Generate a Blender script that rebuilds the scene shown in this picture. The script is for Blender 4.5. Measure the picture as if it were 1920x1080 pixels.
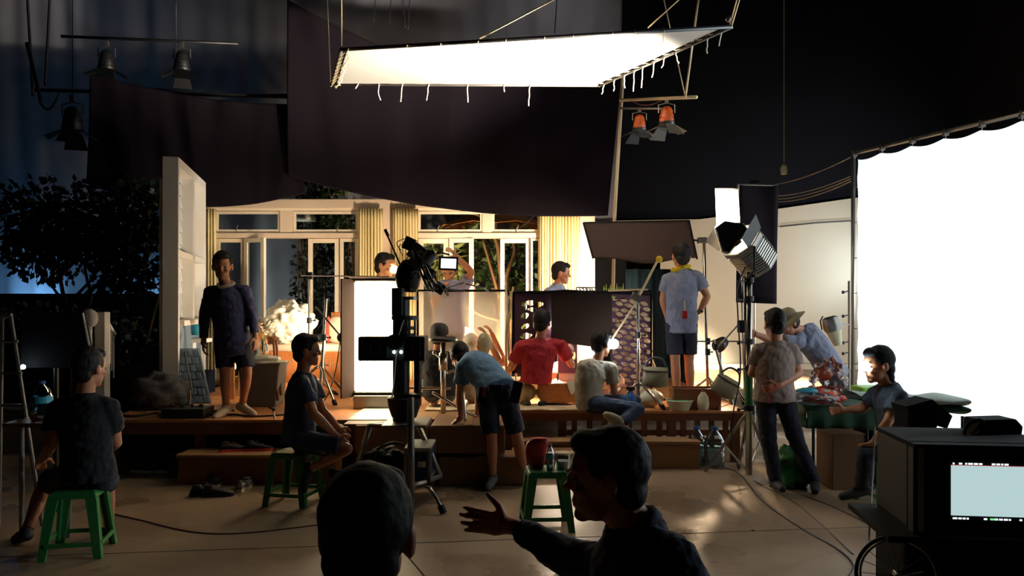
import bpy, math, random
from mathutils import Vector, Matrix, Euler, noise
random.seed(7)
V = Vector; R = math.radians; PI = math.pi
for o in list(bpy.data.objects): bpy.data.objects.remove(o)
SC = bpy.context.scene; COL = SC.collection
# ---------------------------------------------------------------- camera
F, H, HY = 1493.0, 1.72, 572.0          # focal length in px, eye height, horizon row
cam = bpy.data.cameras.new('camera'); camo = bpy.data.objects.new('camera', cam); COL.objects.link(camo)
cam.sensor_width = 36; cam.lens = F*36/1920; cam.shift_y = 32/1920; cam.clip_end = 200
camo.location = (0, 0, H); camo.rotation_euler = (R(90), 0, 0); SC.camera = camo
def W(px, py, Y): return V(((px-960)/F*Y, Y, H-(py-HY)/F*Y))
def G(px, py, z=0): Y = (H-z)*F/(py-HY); return V(((px-960)/F*Y, Y, z))
# ---------------------------------------------------------------- world, view
w = bpy.data.worlds.new('world'); SC.world = w; w.use_nodes = True
w.node_tree.nodes['Background'].inputs[0].default_value = (.25, .4, .6, 1)
w.node_tree.nodes['Background'].inputs[1].default_value = .006
vs = SC.view_settings; vs.view_transform = 'Standard'; vs.look = 'None'; vs.gamma = 1; vs.exposure = 0; vs.use_curve_mapping = False
# ---------------------------------------------------------------- lamps (some sit in lamp heads built below, others are bare spots)
WARM = (1, .70, .42); WARM2 = (1, .80, .58); COOL = (.80, .92, 1)
def spot(name, loc, to, power, col, ang=60, blend=.5, r=.1):
    l = bpy.data.lights.new(name, 'SPOT'); l.energy = power; l.color = col; l.spot_size = R(ang); l.spot_blend = blend; l.shadow_soft_size = r
    o = bpy.data.objects.new(name, l); COL.objects.link(o); o.location = loc
    o.rotation_euler = (V(to)-V(loc)).to_track_quat('-Z', 'Y').to_euler(); return o
SILK = [W(622,158,10.0), W(1125,160,9.6), W(1372,50,7.6), W(640,93,8.3)]
HMI = W(1383,418,7.7)
spot('silk_card_spot', HMI, (.3,8.9,4.4), 9000, (1,.89,.72), 62, .7, .12)
spot('silk_card_spot', W(1378,430,7.98), W(1364,385,7.66), 160, (1,.95,.85), 95, .5, .02)  # added spot behind the card above the lamp so that it glows
spot('frame_light', (9.6,9.0,2.6), (4.8,7.7,1.7), 2600, COOL, 70, .5, .25)
spot('frame_light', (9.8,5.2,2.6), (5.0,6.4,1.7), 1700, COOL, 70, .5, .25)
LAMPS = [((1.42,10.3,1.45),(.72,12,1.85),1000,WARM2,84,'small hot lamp head behind the dark flag lighting the right curtain'),
         ((-.35,9.9,1.1),(-2.2,12,2.1),430,WARM2,105,'small added lamp head, unseen on the stage behind the sheer frame'),
         ((.55,9.75,1.35),(.35,8.9,.57),260,WARM2,120,'small lamp head above the wicker basket aimed at the rug'),
         ((2.55,9.9,1.2),(1.7,8.8,.8),90,WARM,110,'small added lamp head, unseen behind the standing man at stage right'),
         ((-1.9,9.75,1.2),(-3.6,10.2,1.5),170,WARM2,120,'small added lamp head, unseen behind the light bank, aimed at the sofa'),
         ((-.62,10.35,1.35),(-.5,9.3,1.05),150,WARM2,110,'small added lamp head, unseen behind the sheer frame, aimed through it')]
for p_,a_,w_,c_,g_,l_ in LAMPS: spot('unseen_stage_lamp', p_, a_, w_, c_, g_, .8, .06)  # unseen lamps; only curtain and rug lamps are inferred, others added for brightness
spot('added_garden_spot', W(905,690,12.6), (-.4,14.2,2.6), 420, WARM, 110, .6, .1)  # bare spot added behind the house to light the plants
spot('added_garden_spot', (-5.2,13.2,.6), (-2.6,15,2.3), 260, (.9,1,.9), 100, .6, .1)  # added low spot that lifts the left plants and the cloth
spot('glow_light', (-8.9,14.45,1.75), (-8.9,15.0,2.1), 75, (.22,.58,1), 165, 1, .2)
spot('glow_light', (-6.6,14.4,1.7), (-6.8,15.0,2.1), 45, (.22,.58,1), 165, 1, .2)
spot('added_backdrop_spot', (1.0,12.4,8.2), (.6,15,6.6), 110, (1,.93,.86), 80, 1, .3)  # added overhead spot in place of silk spill on the backdrop
spot('added_backdrop_spot', (-7.5,11.0,8.4), (-7.2,15,4.6), 50, (.30,.62,1), 110, 1, .3)  # added dim blue spot that tints the left backdrop
spot('floor_light', (7.6,15.2,2.7), (4.9,18.6,.0), 15000, (1,.84,.58), 55, .7, .1)
spot('added_wall_spot', (9.6,15.0,2.2), (8.2,21.8,2.8), 1150, (1,.95,.86), 95, 1, .2)  # added spot that brightens the pale back wall
spot('added_wall_spot', (9.7,20.2,2.6), (8.6,21.8,2.9), 150, (.75,.93,1), 120, 1, .2)  # added cool spot for the spill beside the glowing frame
spot('added_wall_spot', (3.3,15.6,1.2), (4.4,21.8,1.6), 160, (1,.80,.52), 110, 1, .2)  # added warm spot low on the back wall
# ---------------------------------------------------------------- materials
def c(r, g, b):
    f = lambda v: (v/255)/12.92 if v/255 <= .04045 else ((v/255+.055)/1.055)**2.4
    return (f(r), f(g), f(b), 1)
def mat(name, col, rough=.6, metal=0, var=.12, scale=8, bump=0, bscale=40, sheen=0, stretch=None, spec=None, **kw):
    m = bpy.data.materials.new(name); m.use_nodes = True; nt = m.node_tree; p = nt.nodes['Principled BSDF']
    p.inputs['Roughness'].default_value = rough; p.inputs['Metallic'].default_value = metal
    if spec is not None: p.inputs['Specular IOR Level'].default_value = spec
    tc = nt.nodes.new('ShaderNodeTexCoord'); mp = nt.nodes.new('ShaderNodeMapping')
    nt.links.new(tc.outputs['Object'], mp.inputs[0])
    if stretch: mp.inputs['Scale'].default_value = stretch
    n = nt.nodes.new('ShaderNodeTexNoise'); n.inputs['Scale'].default_value = scale; n.inputs['Detail'].default_value = 5
    nt.links.new(mp.outputs[0], n.inputs[0])
    mx = nt.nodes.new('ShaderNodeMix'); mx.data_type = 'RGBA'
    mx.inputs[6].default_value = [max(0, v*(1-var)) for v in col[:3]]+[1]; mx.inputs[7].default_value = [min(1, v*(1+var)) for v in col[:3]]+[1]
    nt.links.new(n.outputs[0], mx.inputs[0]); nt.links.new(mx.outputs[2], p.inputs['Base Color'])
    if bump:
        b = nt.nodes.new('ShaderNodeBump'); b.inputs['Strength'].default_value = bump; b.inputs['Distance'].default_value = .01
        n2 = nt.nodes.new('ShaderNodeTexNoise'); n2.inputs['Scale'].default_value = bscale; nt.links.new(mp.outputs[0], n2.inputs[0])
        nt.links.new(n2.outputs[0], b.inputs['Height']); nt.links.new(b.outputs[0], p.inputs['Normal'])
    if 'trans' in kw: p.inputs['Transmission Weight'].default_value = kw['trans']
    return m
def emis(name, col, s):
    m = bpy.data.materials.new(name); m.use_nodes = True; p = m.node_tree.nodes['Principled BSDF']
    p.inputs['Base Color'].default_value = (.8,.8,.8,1); p.inputs['Emission Color'].default_value = (*col[:3],1); p.inputs['Emission Strength'].default_value = s; return m
def cloth_trans(name, col, t=.5, clear=0):
    m = bpy.data.materials.new(name); m.use_nodes = True; nt = m.node_tree; nt.nodes.remove(nt.nodes['Principled BSDF'])
    d = nt.nodes.new('ShaderNodeBsdfDiffuse'); tr = nt.nodes.new('ShaderNodeBsdfTranslucent'); mx = nt.nodes.new('ShaderNodeMixShader')
    d.inputs[0].default_value = col; tr.inputs[0].default_value = col; mx.inputs[0].default_value = t
    nt.links.new(d.outputs[0], mx.inputs[1]); nt.links.new(tr.outputs[0], mx.inputs[2]); out = mx
    if clear:
        tp = nt.nodes.new('ShaderNodeBsdfTransparent'); m2 = nt.nodes.new('ShaderNodeMixShader'); m2.inputs[0].default_value = clear
        nt.links.new(mx.outputs[0], m2.inputs[1]); nt.links.new(tp.outputs[0], m2.inputs[2]); out = m2
    nt.links.new(out.outputs[0], nt.nodes['Material Output'].inputs[0]); return m
def glass(name, tint=(.93,.96,.95,1), gloss=.1, rough=.02):
    m = bpy.data.materials.new(name); m.use_nodes = True; nt = m.node_tree; nt.nodes.remove(nt.nodes['Principled BSDF'])
    tp = nt.nodes.new('ShaderNodeBsdfTransparent'); g = nt.nodes.new('ShaderNodeBsdfGlossy'); mx = nt.nodes.new('ShaderNodeMixShader'); fr = nt.nodes.new('ShaderNodeLayerWeight')
    fr.inputs[0].default_value = gloss*1.5; tp.inputs[0].default_value = tint; g.inputs['Roughness'].default_value = rough
    nt.links.new(fr.outputs['Fresnel'], mx.inputs[0]); nt.links.new(tp.outputs[0], mx.inputs[1]); nt.links.new(g.outputs[0], mx.inputs[2])
    nt.links.new(mx.outputs[0], nt.nodes['Material Output'].inputs[0]); return m
M = {}
M['black'] = mat('black_metal', c(22,22,24), .45, 0, .2); M['blackm'] = mat('black_matte', c(11,11,13), .9, spec=.2)
M['chrome'] = mat('chrome', c(200,196,188), .25, 1, .05); M['steel'] = mat('steel', c(150,146,140), .38, .9, .1)
M['alu'] = mat('aluminium', c(120,116,110), .5, .6, .15)
M['drape'] = mat('black_drape', c(25,19,25), .95, 0, .1, 3, bump=.15, bscale=200, spec=.1)
M['flag'] = mat('flag_cloth', c(60,45,40), .9, 0, .08, 4, bump=.15, bscale=300, spec=.2)
M['flagp'] = mat('purple_flag', c(92,66,82), .9, 0, .3, 5, spec=.2)
M['silk'] = cloth_trans('silk_cloth', (.86,.84,.78,1), .45); M['frame_cloth'] = cloth_trans('frame_cloth', (.90,.91,.90,1), .6)
M['diff'] = cloth_trans('sheer_diffusion', (.74,.64,.52,1), .5, .5)
M['curtain'] = cloth_trans('cream_curtain', c(244,228,172), .3)
M['wallp'] = mat('house_paint', c(232,208,180), .7, 0, .04, 3); M['frame'] = mat('frame_paint', c(240,225,198), .45, 0, .03)
M['white'] = mat('white_paint', c(226,220,208), .5, 0, .05); M['whitec'] = mat('white_cloth', c(235,225,200), .9, 0, .06, 6, bump=.4, bscale=12)
M['siding'] = mat('blue_siding', c(120,140,155), .7, 0, .08); M['louvre'] = mat('louvre_white', c(215,222,228), .5, 0, .04)
M['glass'] = glass('window_glass'); M['clear'] = glass('clear_plastic', (.75,.86,.92,1), .2, .1); M['bag'] = glass('clear_bag', (.9,.9,.9,1), .3, .25)
M['wood'] = mat('deck_wood', c(190,126,74), .42, 0, .18, 3, bump=.1, bscale=30, stretch=(.5,6,6)); M['woodd'] = mat('red_brown_wood', c(120,68,40), .5, 0, .25, 4, stretch=(.6,6,6))
M['ply'] = mat('brown_board', c(150,112,74), .6, 0, .1, 5); M['card'] = mat('cardboard', c(124,86,54), .75, 0, .1, 5); M['tape'] = mat('brown_tape', c(176,136,86), .35)
M['cableb'] = mat('cable_black', c(20,20,22), .5); M['cabler'] = mat('cable_red_brown', c(80,36,30), .5); M['rope'] = mat('rope', c(215,190,150), .9); M['tie'] = mat('tie_white', c(230,222,205), .8)
M['green'] = mat('green_plastic', c(38,112,54), .4, 0, .08); M['lime'] = mat('lime_plastic', c(150,210,70), .4); M['tablecl'] = mat('green_cloth', c(20,62,36), .8)
M['leaf'] = mat('leaf', c(62,84,40), .5, 0, .35, 6); M['leafb'] = mat('leaf_bright', c(104,110,56), .5, 0, .3, 6); M['leafd'] = mat('leaf_dark', c(34,48,30), .55, 0, .4, 6); M['bark'] = mat('bark', c(130,96,60), .8, 0, .25, 8, bump=.4)
M['barkd'] = mat('bark_dark', c(80,66,58), .85, 0, .25, 8)
M['wicker'] = mat('wicker', c(196,122,62), .55, 0, .35, 10, bump=.8, bscale=60, stretch=(1,1,.2)); M['basket'] = mat('basket_weave', c(190,112,48), .55, 0, .4, 40, bump=1, bscale=70)
M['orange'] = mat('orange_enamel', c(196,84,26), .4, 0, .1); M['red'] = mat('red_plastic', c(170,26,30), .45); M['blue'] = mat('blue_plastic', c(40,90,150), .4)
M['cream'] = mat('cream_plastic', c(222,210,170), .4); M['mint'] = mat('mint_plastic', c(120,200,120), .4); M['teal'] = mat('teal_plastic', c(60,160,180), .4)
M['canvas'] = mat('canvas_bag', c(150,138,108), .8, 0, .15, 6, bump=.3); M['grey'] = mat('grey_plastic', c(110,110,106), .5); M['dgrey'] = mat('dark_grey', c(58,58,60), .5)
M['case'] = mat('blue_case', c(30,50,96), .5); M['rubber'] = mat('rubber', c(14,14,15), .7); M['mat'] = mat('rolled_mat', c(178,190,180), .8, 0, .15); M['rug'] = mat('rag_rug', c(225,205,170), .9, 0, .2, 30, bump=.8)
M['skin'] = mat('skin', c(188,124,88), .5, 0, .06, 12); M['skin2'] = mat('skin_tan', c(205,140,100), .5, 0, .06, 12); M['hair'] = mat('hair', c(24,18,16), .65, 0, .3, 60, bump=.15, bscale=90, spec=.3)
M['eye'] = mat('eye', c(120,112,108), .4); M['lamp'] = emis('led_and_face_glow', (.75,.9,1), 60); M['lampw'] = emis('warm_lens_and_face_glow', (1,.72,.42), 14); M['tube'] = emis('tube_light', (1,.80,.50), 17)
M['small'] = emis('small_led', (.7,.9,1), 12)
M['stripe'] = mat('striped_red', c(200,60,40), .8); M['pcream'] = mat('cream_cushion', c(225,205,175), .85); M['rock'] = mat('stone', c(90,88,86), .85, bump=.5)
M['yellow'] = mat('yellow_cloth', c(240,200,40), .8); M['terr'] = mat('parasol_orange', c(232,140,66), .8); M['pink'] = mat('flower_pink', c(220,110,120), .7); M['silver'] = mat('silver_reflector', c(210,200,180), .35, .8, .1)
# ---------------------------------------------------------------- mesh builder
ORG = {}
def basis(d):
    d = V(d).normalized(); a = V((0,0,1)) if abs(d.z) < .9 else V((1,0,0)); u = d.cross(a).normalized(); return u, u.cross(d).normalized(), d
class MB:
    def __init__(s): s.v = []; s.f = []
    def add(s, vs, fs): n = len(s.v); s.v += [V(p) for p in vs]; s.f += [tuple(i+n for i in f) for f in fs]; return s
    def box(s, ce, sz, rot=None):
        m = Euler([R(a) for a in rot]).to_matrix() if isinstance(rot, tuple) else rot
        vs = []
        for z in (-.5,.5):
            for x, y in ((-.5,-.5),(.5,-.5),(.5,.5),(-.5,.5)):
                p = V((x*sz[0], y*sz[1], z*sz[2])); p = m @ p if m else p; vs.append(p+V(ce))
        return s.add(vs, [(3,2,1,0),(4,5,6,7),(0,1,5,4),(1,2,6,5),(2,3,7,6),(3,0,4,7)])
    def bb(s, x0, x1, y0, y1, z0, z1): return s.box(((x0+x1)/2,(y0+y1)/2,(z0+z1)/2), (abs(x1-x0),abs(y1-y0),abs(z1-z0)))
    def loft(s, rings, caps=True):
        n = len(rings[0]); vs = [p for r in rings for p in r]; fs = []
        for k in range(len(rings)-1):
            for i in range(n): a = k*n+i; b = k*n+(i+1)%n; fs.append((a,b,b+n,a+n))
        if caps: fs.append(tuple(range(n-1,-1,-1))); fs.append(tuple((len(rings)-1)*n+i for i in range(n)))
        return s.add(vs, fs)
    def cyl(s, a, b, r1, r2=None, seg=12):
        a, b = V(a), V(b); r2 = r1 if r2 is None else r2; u, v, _ = basis(b-a)
        return s.loft([[p+u*(r*math.cos(2*PI*i/seg))+v*(r*math.sin(2*PI*i/seg)) for i in range(seg)] for p, r in ((a,r1),(b,r2))])
    def tube(s, pts, r, seg=7):
        pts = [V(p) for p in pts]; n = len(pts); rs = r if isinstance(r, (list, tuple)) else [r]*n; rings = []; u = None
        for k in range(n):
            d = (pts[min(k+1,n-1)]-pts[max(k-1,0)]).normalized()
            if u is None: u, v, _ = basis(d)
            else: u = (u-d*u.dot(d)).normalized(); v = d.cross(u)
            v = d.cross(u); rings.append([pts[k]+u*(rs[k]*math.cos(2*PI*i/seg))+v*(rs[k]*math.sin(2*PI*i/seg)) for i in range(seg)])
        return s.loft(rings)
    def ell(s, ce, r, ax=None, seg=16, rg=9):
        if not isinstance(r, (tuple, list)): r = (r,r,r)
        X, Y, Z = ax if ax else (V((1,0,0)),V((0,1,0)),V((0,0,1))); ce = V(ce); rings = []
        for k in range(rg+1):
            t = -PI/2+PI*k/rg; t = max(-PI/2+.05, min(PI/2-.05, t)); q, h = math.cos(t), math.sin(t)
            rings.append([ce+X*(r[0]*q*math.cos(2*PI*i/seg))+Y*(r[1]*q*math.sin(2*PI*i/seg))+Z*(r[2]*h) for i in range(seg)])
        return s.loft(rings)
    def lathe(s, ce, prof, seg=20, d=(0,0,1), caps=True):
        u, v, d = basis(d); ce = V(ce)
        return s.loft([[ce+d*z+u*(r*math.cos(2*PI*i/seg))+v*(r*math.sin(2*PI*i/seg)) for i in range(seg)] for r, z in prof], caps)
    def prism(s, poly, ext):
        n = len(poly); ext = V(ext); vs = [V(p) for p in poly]+[V(p)+ext for p in poly]
        return s.add(vs, [tuple(range(n-1,-1,-1)), tuple(range(n,2*n))]+[(i,(i+1)%n,(i+1)%n+n,i+n) for i in range(n)])
    def grid(s, fn, nu, nv):
        vs = [fn(i/nu, j/nv) for j in range(nv+1) for i in range(nu+1)]
        return s.add(vs, [(j*(nu+1)+i, j*(nu+1)+i+1, (j+1)*(nu+1)+i+1, (j+1)*(nu+1)+i) for j in range(nv) for i in range(nu)])
    def leaves(s, ce, rad, n, size, droop=.3, shell=.4, ar=.35):
        for _ in range(n):
            d = V((random.gauss(0,1),random.gauss(0,1),random.gauss(0,1))).normalized(); q = random.uniform(shell,1)
            p = V(ce)+V((d.x*rad[0]*q, d.y*rad[1]*q, d.z*rad[2]*q)); dr = (d+V((random.uniform(-1,1),random.uniform(-1,1),random.uniform(-1,.6)-droop))).normalized()
            u, v, dr = basis(dr); a = random.uniform(0,6.3); u = u*math.cos(a)+v*math.sin(a); L = size*random.uniform(.6,1.3)
            s.add([p, p+dr*L*.5+u*L*ar, p+dr*L, p+dr*L*.5-u*L*ar], [(0,1,2,3)])
        return s
    def build(s, name, m, parent=None, smooth=False, bev=0, org=None, solid=0):
        if parent is not None: og = ORG[parent.name]
        elif org is not None: og = V(org)
        else:
            xs = [p.x for p in s.v]; ys = [p.y for p in s.v]; og = V(((min(xs)+max(xs))/2,(min(ys)+max(ys))/2,min(p.z for p in s.v)))
        me = bpy.data.meshes.new(name); me.from_pydata([tuple(p-og) for p in s.v], [], s.f); me.materials.append(M[m] if isinstance(m, str) else m)
        if smooth:
            me.polygons.foreach_set('use_smooth', [True]*len(me.polygons))
        me.update(); o = bpy.data.objects.new(name, me); COL.objects.link(o); ORG[o.name] = og
        if parent is not None: o.parent = parent
        else: o.location = og
        if smooth == 'auto':
            try: me.set_sharp_from_angle(angle=R(40))
            except Exception: pass
        if solid:
            q = o.modifiers.new('solidify', 'SOLIDIFY'); q.thickness = solid; q.offset = 0
        if bev:
            q = o.modifiers.new('bevel', 'BEVEL'); q.width = bev; q.segments = 2; q.limit_method = 'ANGLE'
        return o
def tag(o, label, cat, group=None, kind=None):
    o['label'] = label; o['category'] = cat
    if group: o['group'] = group
    if kind: o['kind'] = kind
    return o
def root(name, loc, label, cat, group=None):
    o = bpy.data.objects.new(name, None); COL.objects.link(o); o.location = loc; o.empty_display_size = .1; ORG[o.name] = V(loc); return tag(o, label, cat, group)
def struct(mb, name, m, **k): o = mb.build(name, m, **k); o['kind'] = 'structure'; return o
def dup(src, loc, rz=0, label=None, sc=None):
    def cp(o, par):
        n = o.copy(); COL.objects.link(n)
        if par is not None: n.parent = par
        for ch in list(o.children): cp(ch, n)
        return n
    n = cp(src, None); n.location = loc; n.rotation_euler = (0,0,rz)
    if sc: n.scale = (sc,sc,sc)
    if label: n['label'] = label
    return n
def sag(a, b, s, n=14): a, b = V(a), V(b); return [a.lerp(b, i/n)-V((0,0,s*4*(i/n)*(1-i/n))) for i in range(n+1)]
def smoothpath(pts, n=8):
    pts = [V(p) for p in pts]; P = [pts[0]]+pts+[pts[-1]]; out = []
    for k in range(1, len(P)-2):
        p0, p1, p2, p3 = P[k-1:k+3]
        for i in range(n):
            t = i/n; out.append(.5*((2*p1)+(p2-p0)*t+(2*p0-5*p1+4*p2-p3)*t*t+(3*p1-p0-3*p2+p3)*t**3))
    return out+[pts[-1]]
# ================================================================ SETTING
def floor_mat():
    m = mat('concrete_floor', c(150,125,98), .42, 0, .22, 1.3, bump=.25, bscale=9); nt = m.node_tree; p = nt.nodes['Principled BSDF']
    tc = nt.nodes['Texture Coordinate']; n = nt.nodes.new('ShaderNodeTexNoise'); n.inputs['Scale'].default_value = 1.1; n.inputs['Detail'].default_value = 6
    nt.links.new(tc.outputs['Object'], n.inputs[0]); mr = nt.nodes.new('ShaderNodeMapRange'); mr.inputs[1].default_value = .30; mr.inputs[2].default_value = .56; mr.inputs[3].default_value = .12; mr.inputs[4].default_value = .56
    nt.links.new(n.outputs[0], mr.inputs[0]); nt.links.new(mr.outputs[0], p.inputs['Roughness'])
    return m
struct(MB().bb(-13,12,-2,24,-.1,0), 'floor', floor_mat(), org=(0,0,0))
for x0,x1,y in ((-6,6,4.35),(-6,6,6.2)): pass
struct(MB().tube([G(-200,1052)+V((0,0,.001)),G(960,1012)+V((0,0,.001)),G(2200,968)+V((0,0,.001))],.0022,4), 'trim_1', 'dgrey')
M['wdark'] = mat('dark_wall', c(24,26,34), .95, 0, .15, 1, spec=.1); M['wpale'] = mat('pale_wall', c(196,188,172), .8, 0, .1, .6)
struct(MB().bb(-13,12,22,22.2,0,11), 'wall_back', 'wdark')
struct(MB().bb(-13.2,-13,-2,22,0,11), 'wall_left', 'wdark'); struct(MB().bb(12,12.2,-2,22,0,11), 'wall_right', 'wdark')
struct(MB().bb(-13.2,12.2,-2,22.2,11,11.2), 'ceiling', 'wdark')
struct(MB().bb(-13.2,12.2,-2.2,-2,0,11), 'wall_front', 'wdark')
b = MB(); yb = 21.9
pa = [V((1.6,yb,0)), V((12,yb,0)), W(1700,362,yb), W(1600,372,yb), W(1460,392,yb), W(1310,412,yb), V((1.6,yb,W(0,416,yb).z))]; pa[2].x = 11.9
b.prism([p for p in [pa[0],pa[1],V((12,yb,pa[2].z)),pa[3],pa[4],pa[5],pa[6]]], (0,-.12,0)); struct(b, 'trim_2', 'wpale')
struct(MB().tube([W(1462,425,21.7),W(1530,418,21.7),W(1598,414,21.7)], .018), 'trim_3', 'dgrey')
b = MB(); b.bb(1.6,12,21.3,21.75,0,.14); struct(b, 'baseboard_back', 'wpale')
# grey fabric backdrop behind the house set (large hanging cloth with folds)
def fold(x, z, a=.05): return a*(math.sin(x*5.3+math.sin(x*1.7)*2+.6*math.sin(z*.8))+.5*math.sin(x*13+z*.6)+.35*noise.noise(V((x*3,0,z*.4)))*3)
def backd(u, v):
    x1 = 2.13-(.25*(1-v)); x = -12.6+(x1+12.6)*u; z = .02+9.5*v; return V((x, 15.0+fold(x, z, .045), z))
M['backd'] = mat('grey_backdrop_cloth', c(112,112,120), .9, 0, .1, 2, spec=.1)
tag(MB().grid(backd, 260, 12).build('backdrop_cloth', 'backd', smooth=True, solid=.006), 'huge grey fabric backdrop hanging behind the house set and trees', 'backdrop')
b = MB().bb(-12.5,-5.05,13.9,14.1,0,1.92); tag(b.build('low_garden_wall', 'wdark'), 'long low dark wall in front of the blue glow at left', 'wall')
HS0 = .55
# ================================================================ DRAPES
def patch(px, n=40, m=18, yo=0, amp=.05, fr=9, seed=0, Y=11.6):
    TL, TR, BR, BL, tsag, bsag, lsag = px
    def fn(u, v):
        t = TL.lerp(TR, u)-V((0,0,tsag*4*u*(1-u))); q = BL.lerp(BR, u)-V((0,0,bsag*4*u*(1-u)*(1 if bsag>0 else 1)))
        p = q.lerp(t, v); a = amp*(1-abs(u-.5)*.6)
        e = min(u,1-u); d = (noise.noise(V((u*fr+seed, v*1.4+(.5-abs(u-.5))*4, seed)))*1.6+math.sin((u*fr*2.3)+(v*2.5)*(1 if u<.5 else -1)+seed)*.55*(1-min(1,e*2.4)+.15))
        return p+V((0,-a*d,0))
    return MB().grid(fn, n, m)
tag(patch((W(168,136,11.3),W(545,196,11.7),W(572,362,11.6),W(162,345,11.3),.10,.26,0),110,50,amp=.035,seed=3).build('black_drape','drape',smooth=True,solid=.008), 'smaller black drape hanging left above the white window flat', 'drape', 'black drapes over the house set')
tag(patch((W(537,-4,11.55),W(1168,112,11.75),W(1140,404,11.75),W(540,330,11.55),.55,.20,0),160,60,amp=.05,seed=8).build('black_drape','drape',smooth=True,solid=.008), 'large black drape hanging behind the glowing overhead silk', 'drape', 'black drapes over the house set')
tag(MB().tube([W(1168,140,10.2),W(1152,408,10.2),V((W(1146,0,10.2).x,10.2,HS0))], .022, 8).build('drape_pole','rope',smooth=True), 'tall thin metal pole along the right edge of the large black drape', 'pole')
tag(MB().tube([W(60,168,11.8),W(330,176,12.0),W(560,182,12.2)], .03, 8).tube(sag(W(280,165,11.8),W(560,176,12.2),.05), .014).tube([W(330,176,12.0),V((W(330,176,12.0).x,12,10.9))],.01).build('rigging_bar','black',smooth=True), 'dark horizontal rigging bar above the smaller black drape', 'bar')
# ================================================================ OVERHEAD SILK
A,B_,C_,D_ = SILK
s = root('overhead_silk', A.lerp(C_,.5), 'large glowing white silk stretched in a rope-laced frame overhead', 'diffusion frame')
def sk(u, v):
    p = A.lerp(B_,u).lerp(D_.lerp(C_,u), v); e = 1-abs(2*u-1)**6; k = .02+.02*u
    cc = (A+B_+C_+D_)/4; ins = .962+.006*math.sin(u*60)*(1 if v in (0,1) else 0); p = cc+(p-cc)*ins; p.z -= .05*(4*u*(1-u))*(4*v*(1-v)); return p
MB().grid(sk, 40, 20).build('silk_cloth','silk',s,smooth=True)
for a, b2 in ((A,B_),(B_,C_),(C_,D_),(D_,A)): MB().cyl(a,b2,.02,seg=8).build('frame_tube','alu' if a is not C_ else 'black',s,smooth=True)
def tie(p, L, sd, r=.006, par=s, m='tie'):
    random.seed(sd); q = [V(p)+V((0,0,.03)), V(p)+V((.01,-.02,0))]
    dx = random.uniform(-.03,.03)
    for k in range(1,5): q.append(V(p)+V((dx*(k/4)**2+random.uniform(-.006,.006),-.02,-L*k/4)))
    MB().tube(smoothpath(q,3), r*.8, 5).build('tie_cord', m, par, smooth=True)
k = 0
for u, L in ((.1,.06),(.18,.2),(.27,.22),(.37,.2),(.515,.22),(.65,.09),(.745,.26)): k += 1; tie(A.lerp(B_,u), L, k, .009)
for u, L in ((.03,.16),(.13,.18),(.22,.2),(.3,.3),(.37,.3),(.46,.22),(.54,.15),(.63,.16),(.74,.17),(.84,.2),(.93,.18)): k += 1; tie(B_.lerp(C_,u), L*.8, k, .008)
for u, L in ((.02,.18),(.2,.05),(.3,.17),(.41,.18),(.49,.2),(.6,.16),(.68,.25),(.79,.08),(.85,.16),(.93,.2)): k += 1; tie(D_.lerp(C_,u*.9), L, k, .004, m='rope')
for i in range(9): k += 1; p = A.lerp(D_, .08+.1*i); MB().tube([p+V((-.02,0,-.06)), p+V((.05,0,.02)), p+V((.10,0,-.04)), p+V((.02,0,-.05-.05*(i%3)))], .007, 5).build('lacing','rope',s,smooth=True)
for i in range(12): p = B_.lerp(C_, .05+.08*i); q = (A+B_+C_+D_)/4; d = (q-p).normalized()*.13; MB().tube([p, p+d*.6+V((0,.05,0)), p+d], .006, 5).build('lacing','rope',s,smooth=True)
for i,(a,b2) in enumerate(((W(620,158,10), W(612,-40,10.4)),(W(641,93,8.3), W(640,-60,8.2)),(W(900,72,8.1), W(1075,-20,7.2)),(W(1215,52,7.9), W(1310,-35,7.3)),(W(1368,48,7.6), W(1392,-40,7.2)),(W(1372,48,7.6), W(1392,-20,7.2)))):
    MB().tube([a,b2], .007, 6).build('suspension_rope','rope',s,smooth=True)
MB().ell(W(1366,36,7.6), .03).build('pulley','steel',s,smooth=True)
# hanging cables over the silk
for i,(x0,x1,y1,Y) in enumerate(((735,730,45,12),(752,760,52,12),(770,765,55,12),(706,700,42,12),(1046,1040,62,13),(50,62,180,10),(95,85,160,10))):
    tag(MB().tube(sag(W(x0,-30,Y),W(x1,y1,Y),0),.008 if i<5 else .018,5).build('hanging_cable','cableb',smooth=True), ['thin dark cable hanging left of centre above the silk','dark cable hanging second in the bundle above the silk','dark cable rightmost in the bundle above the silk','dark cable leftmost in the bundle above the silk','thin cable hanging alone behind the silk top edge','thick dark cable loop at the top left','thin cable beside the thick loop at the top left'][i], 'cable', 'cables hanging from the ceiling')
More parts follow.
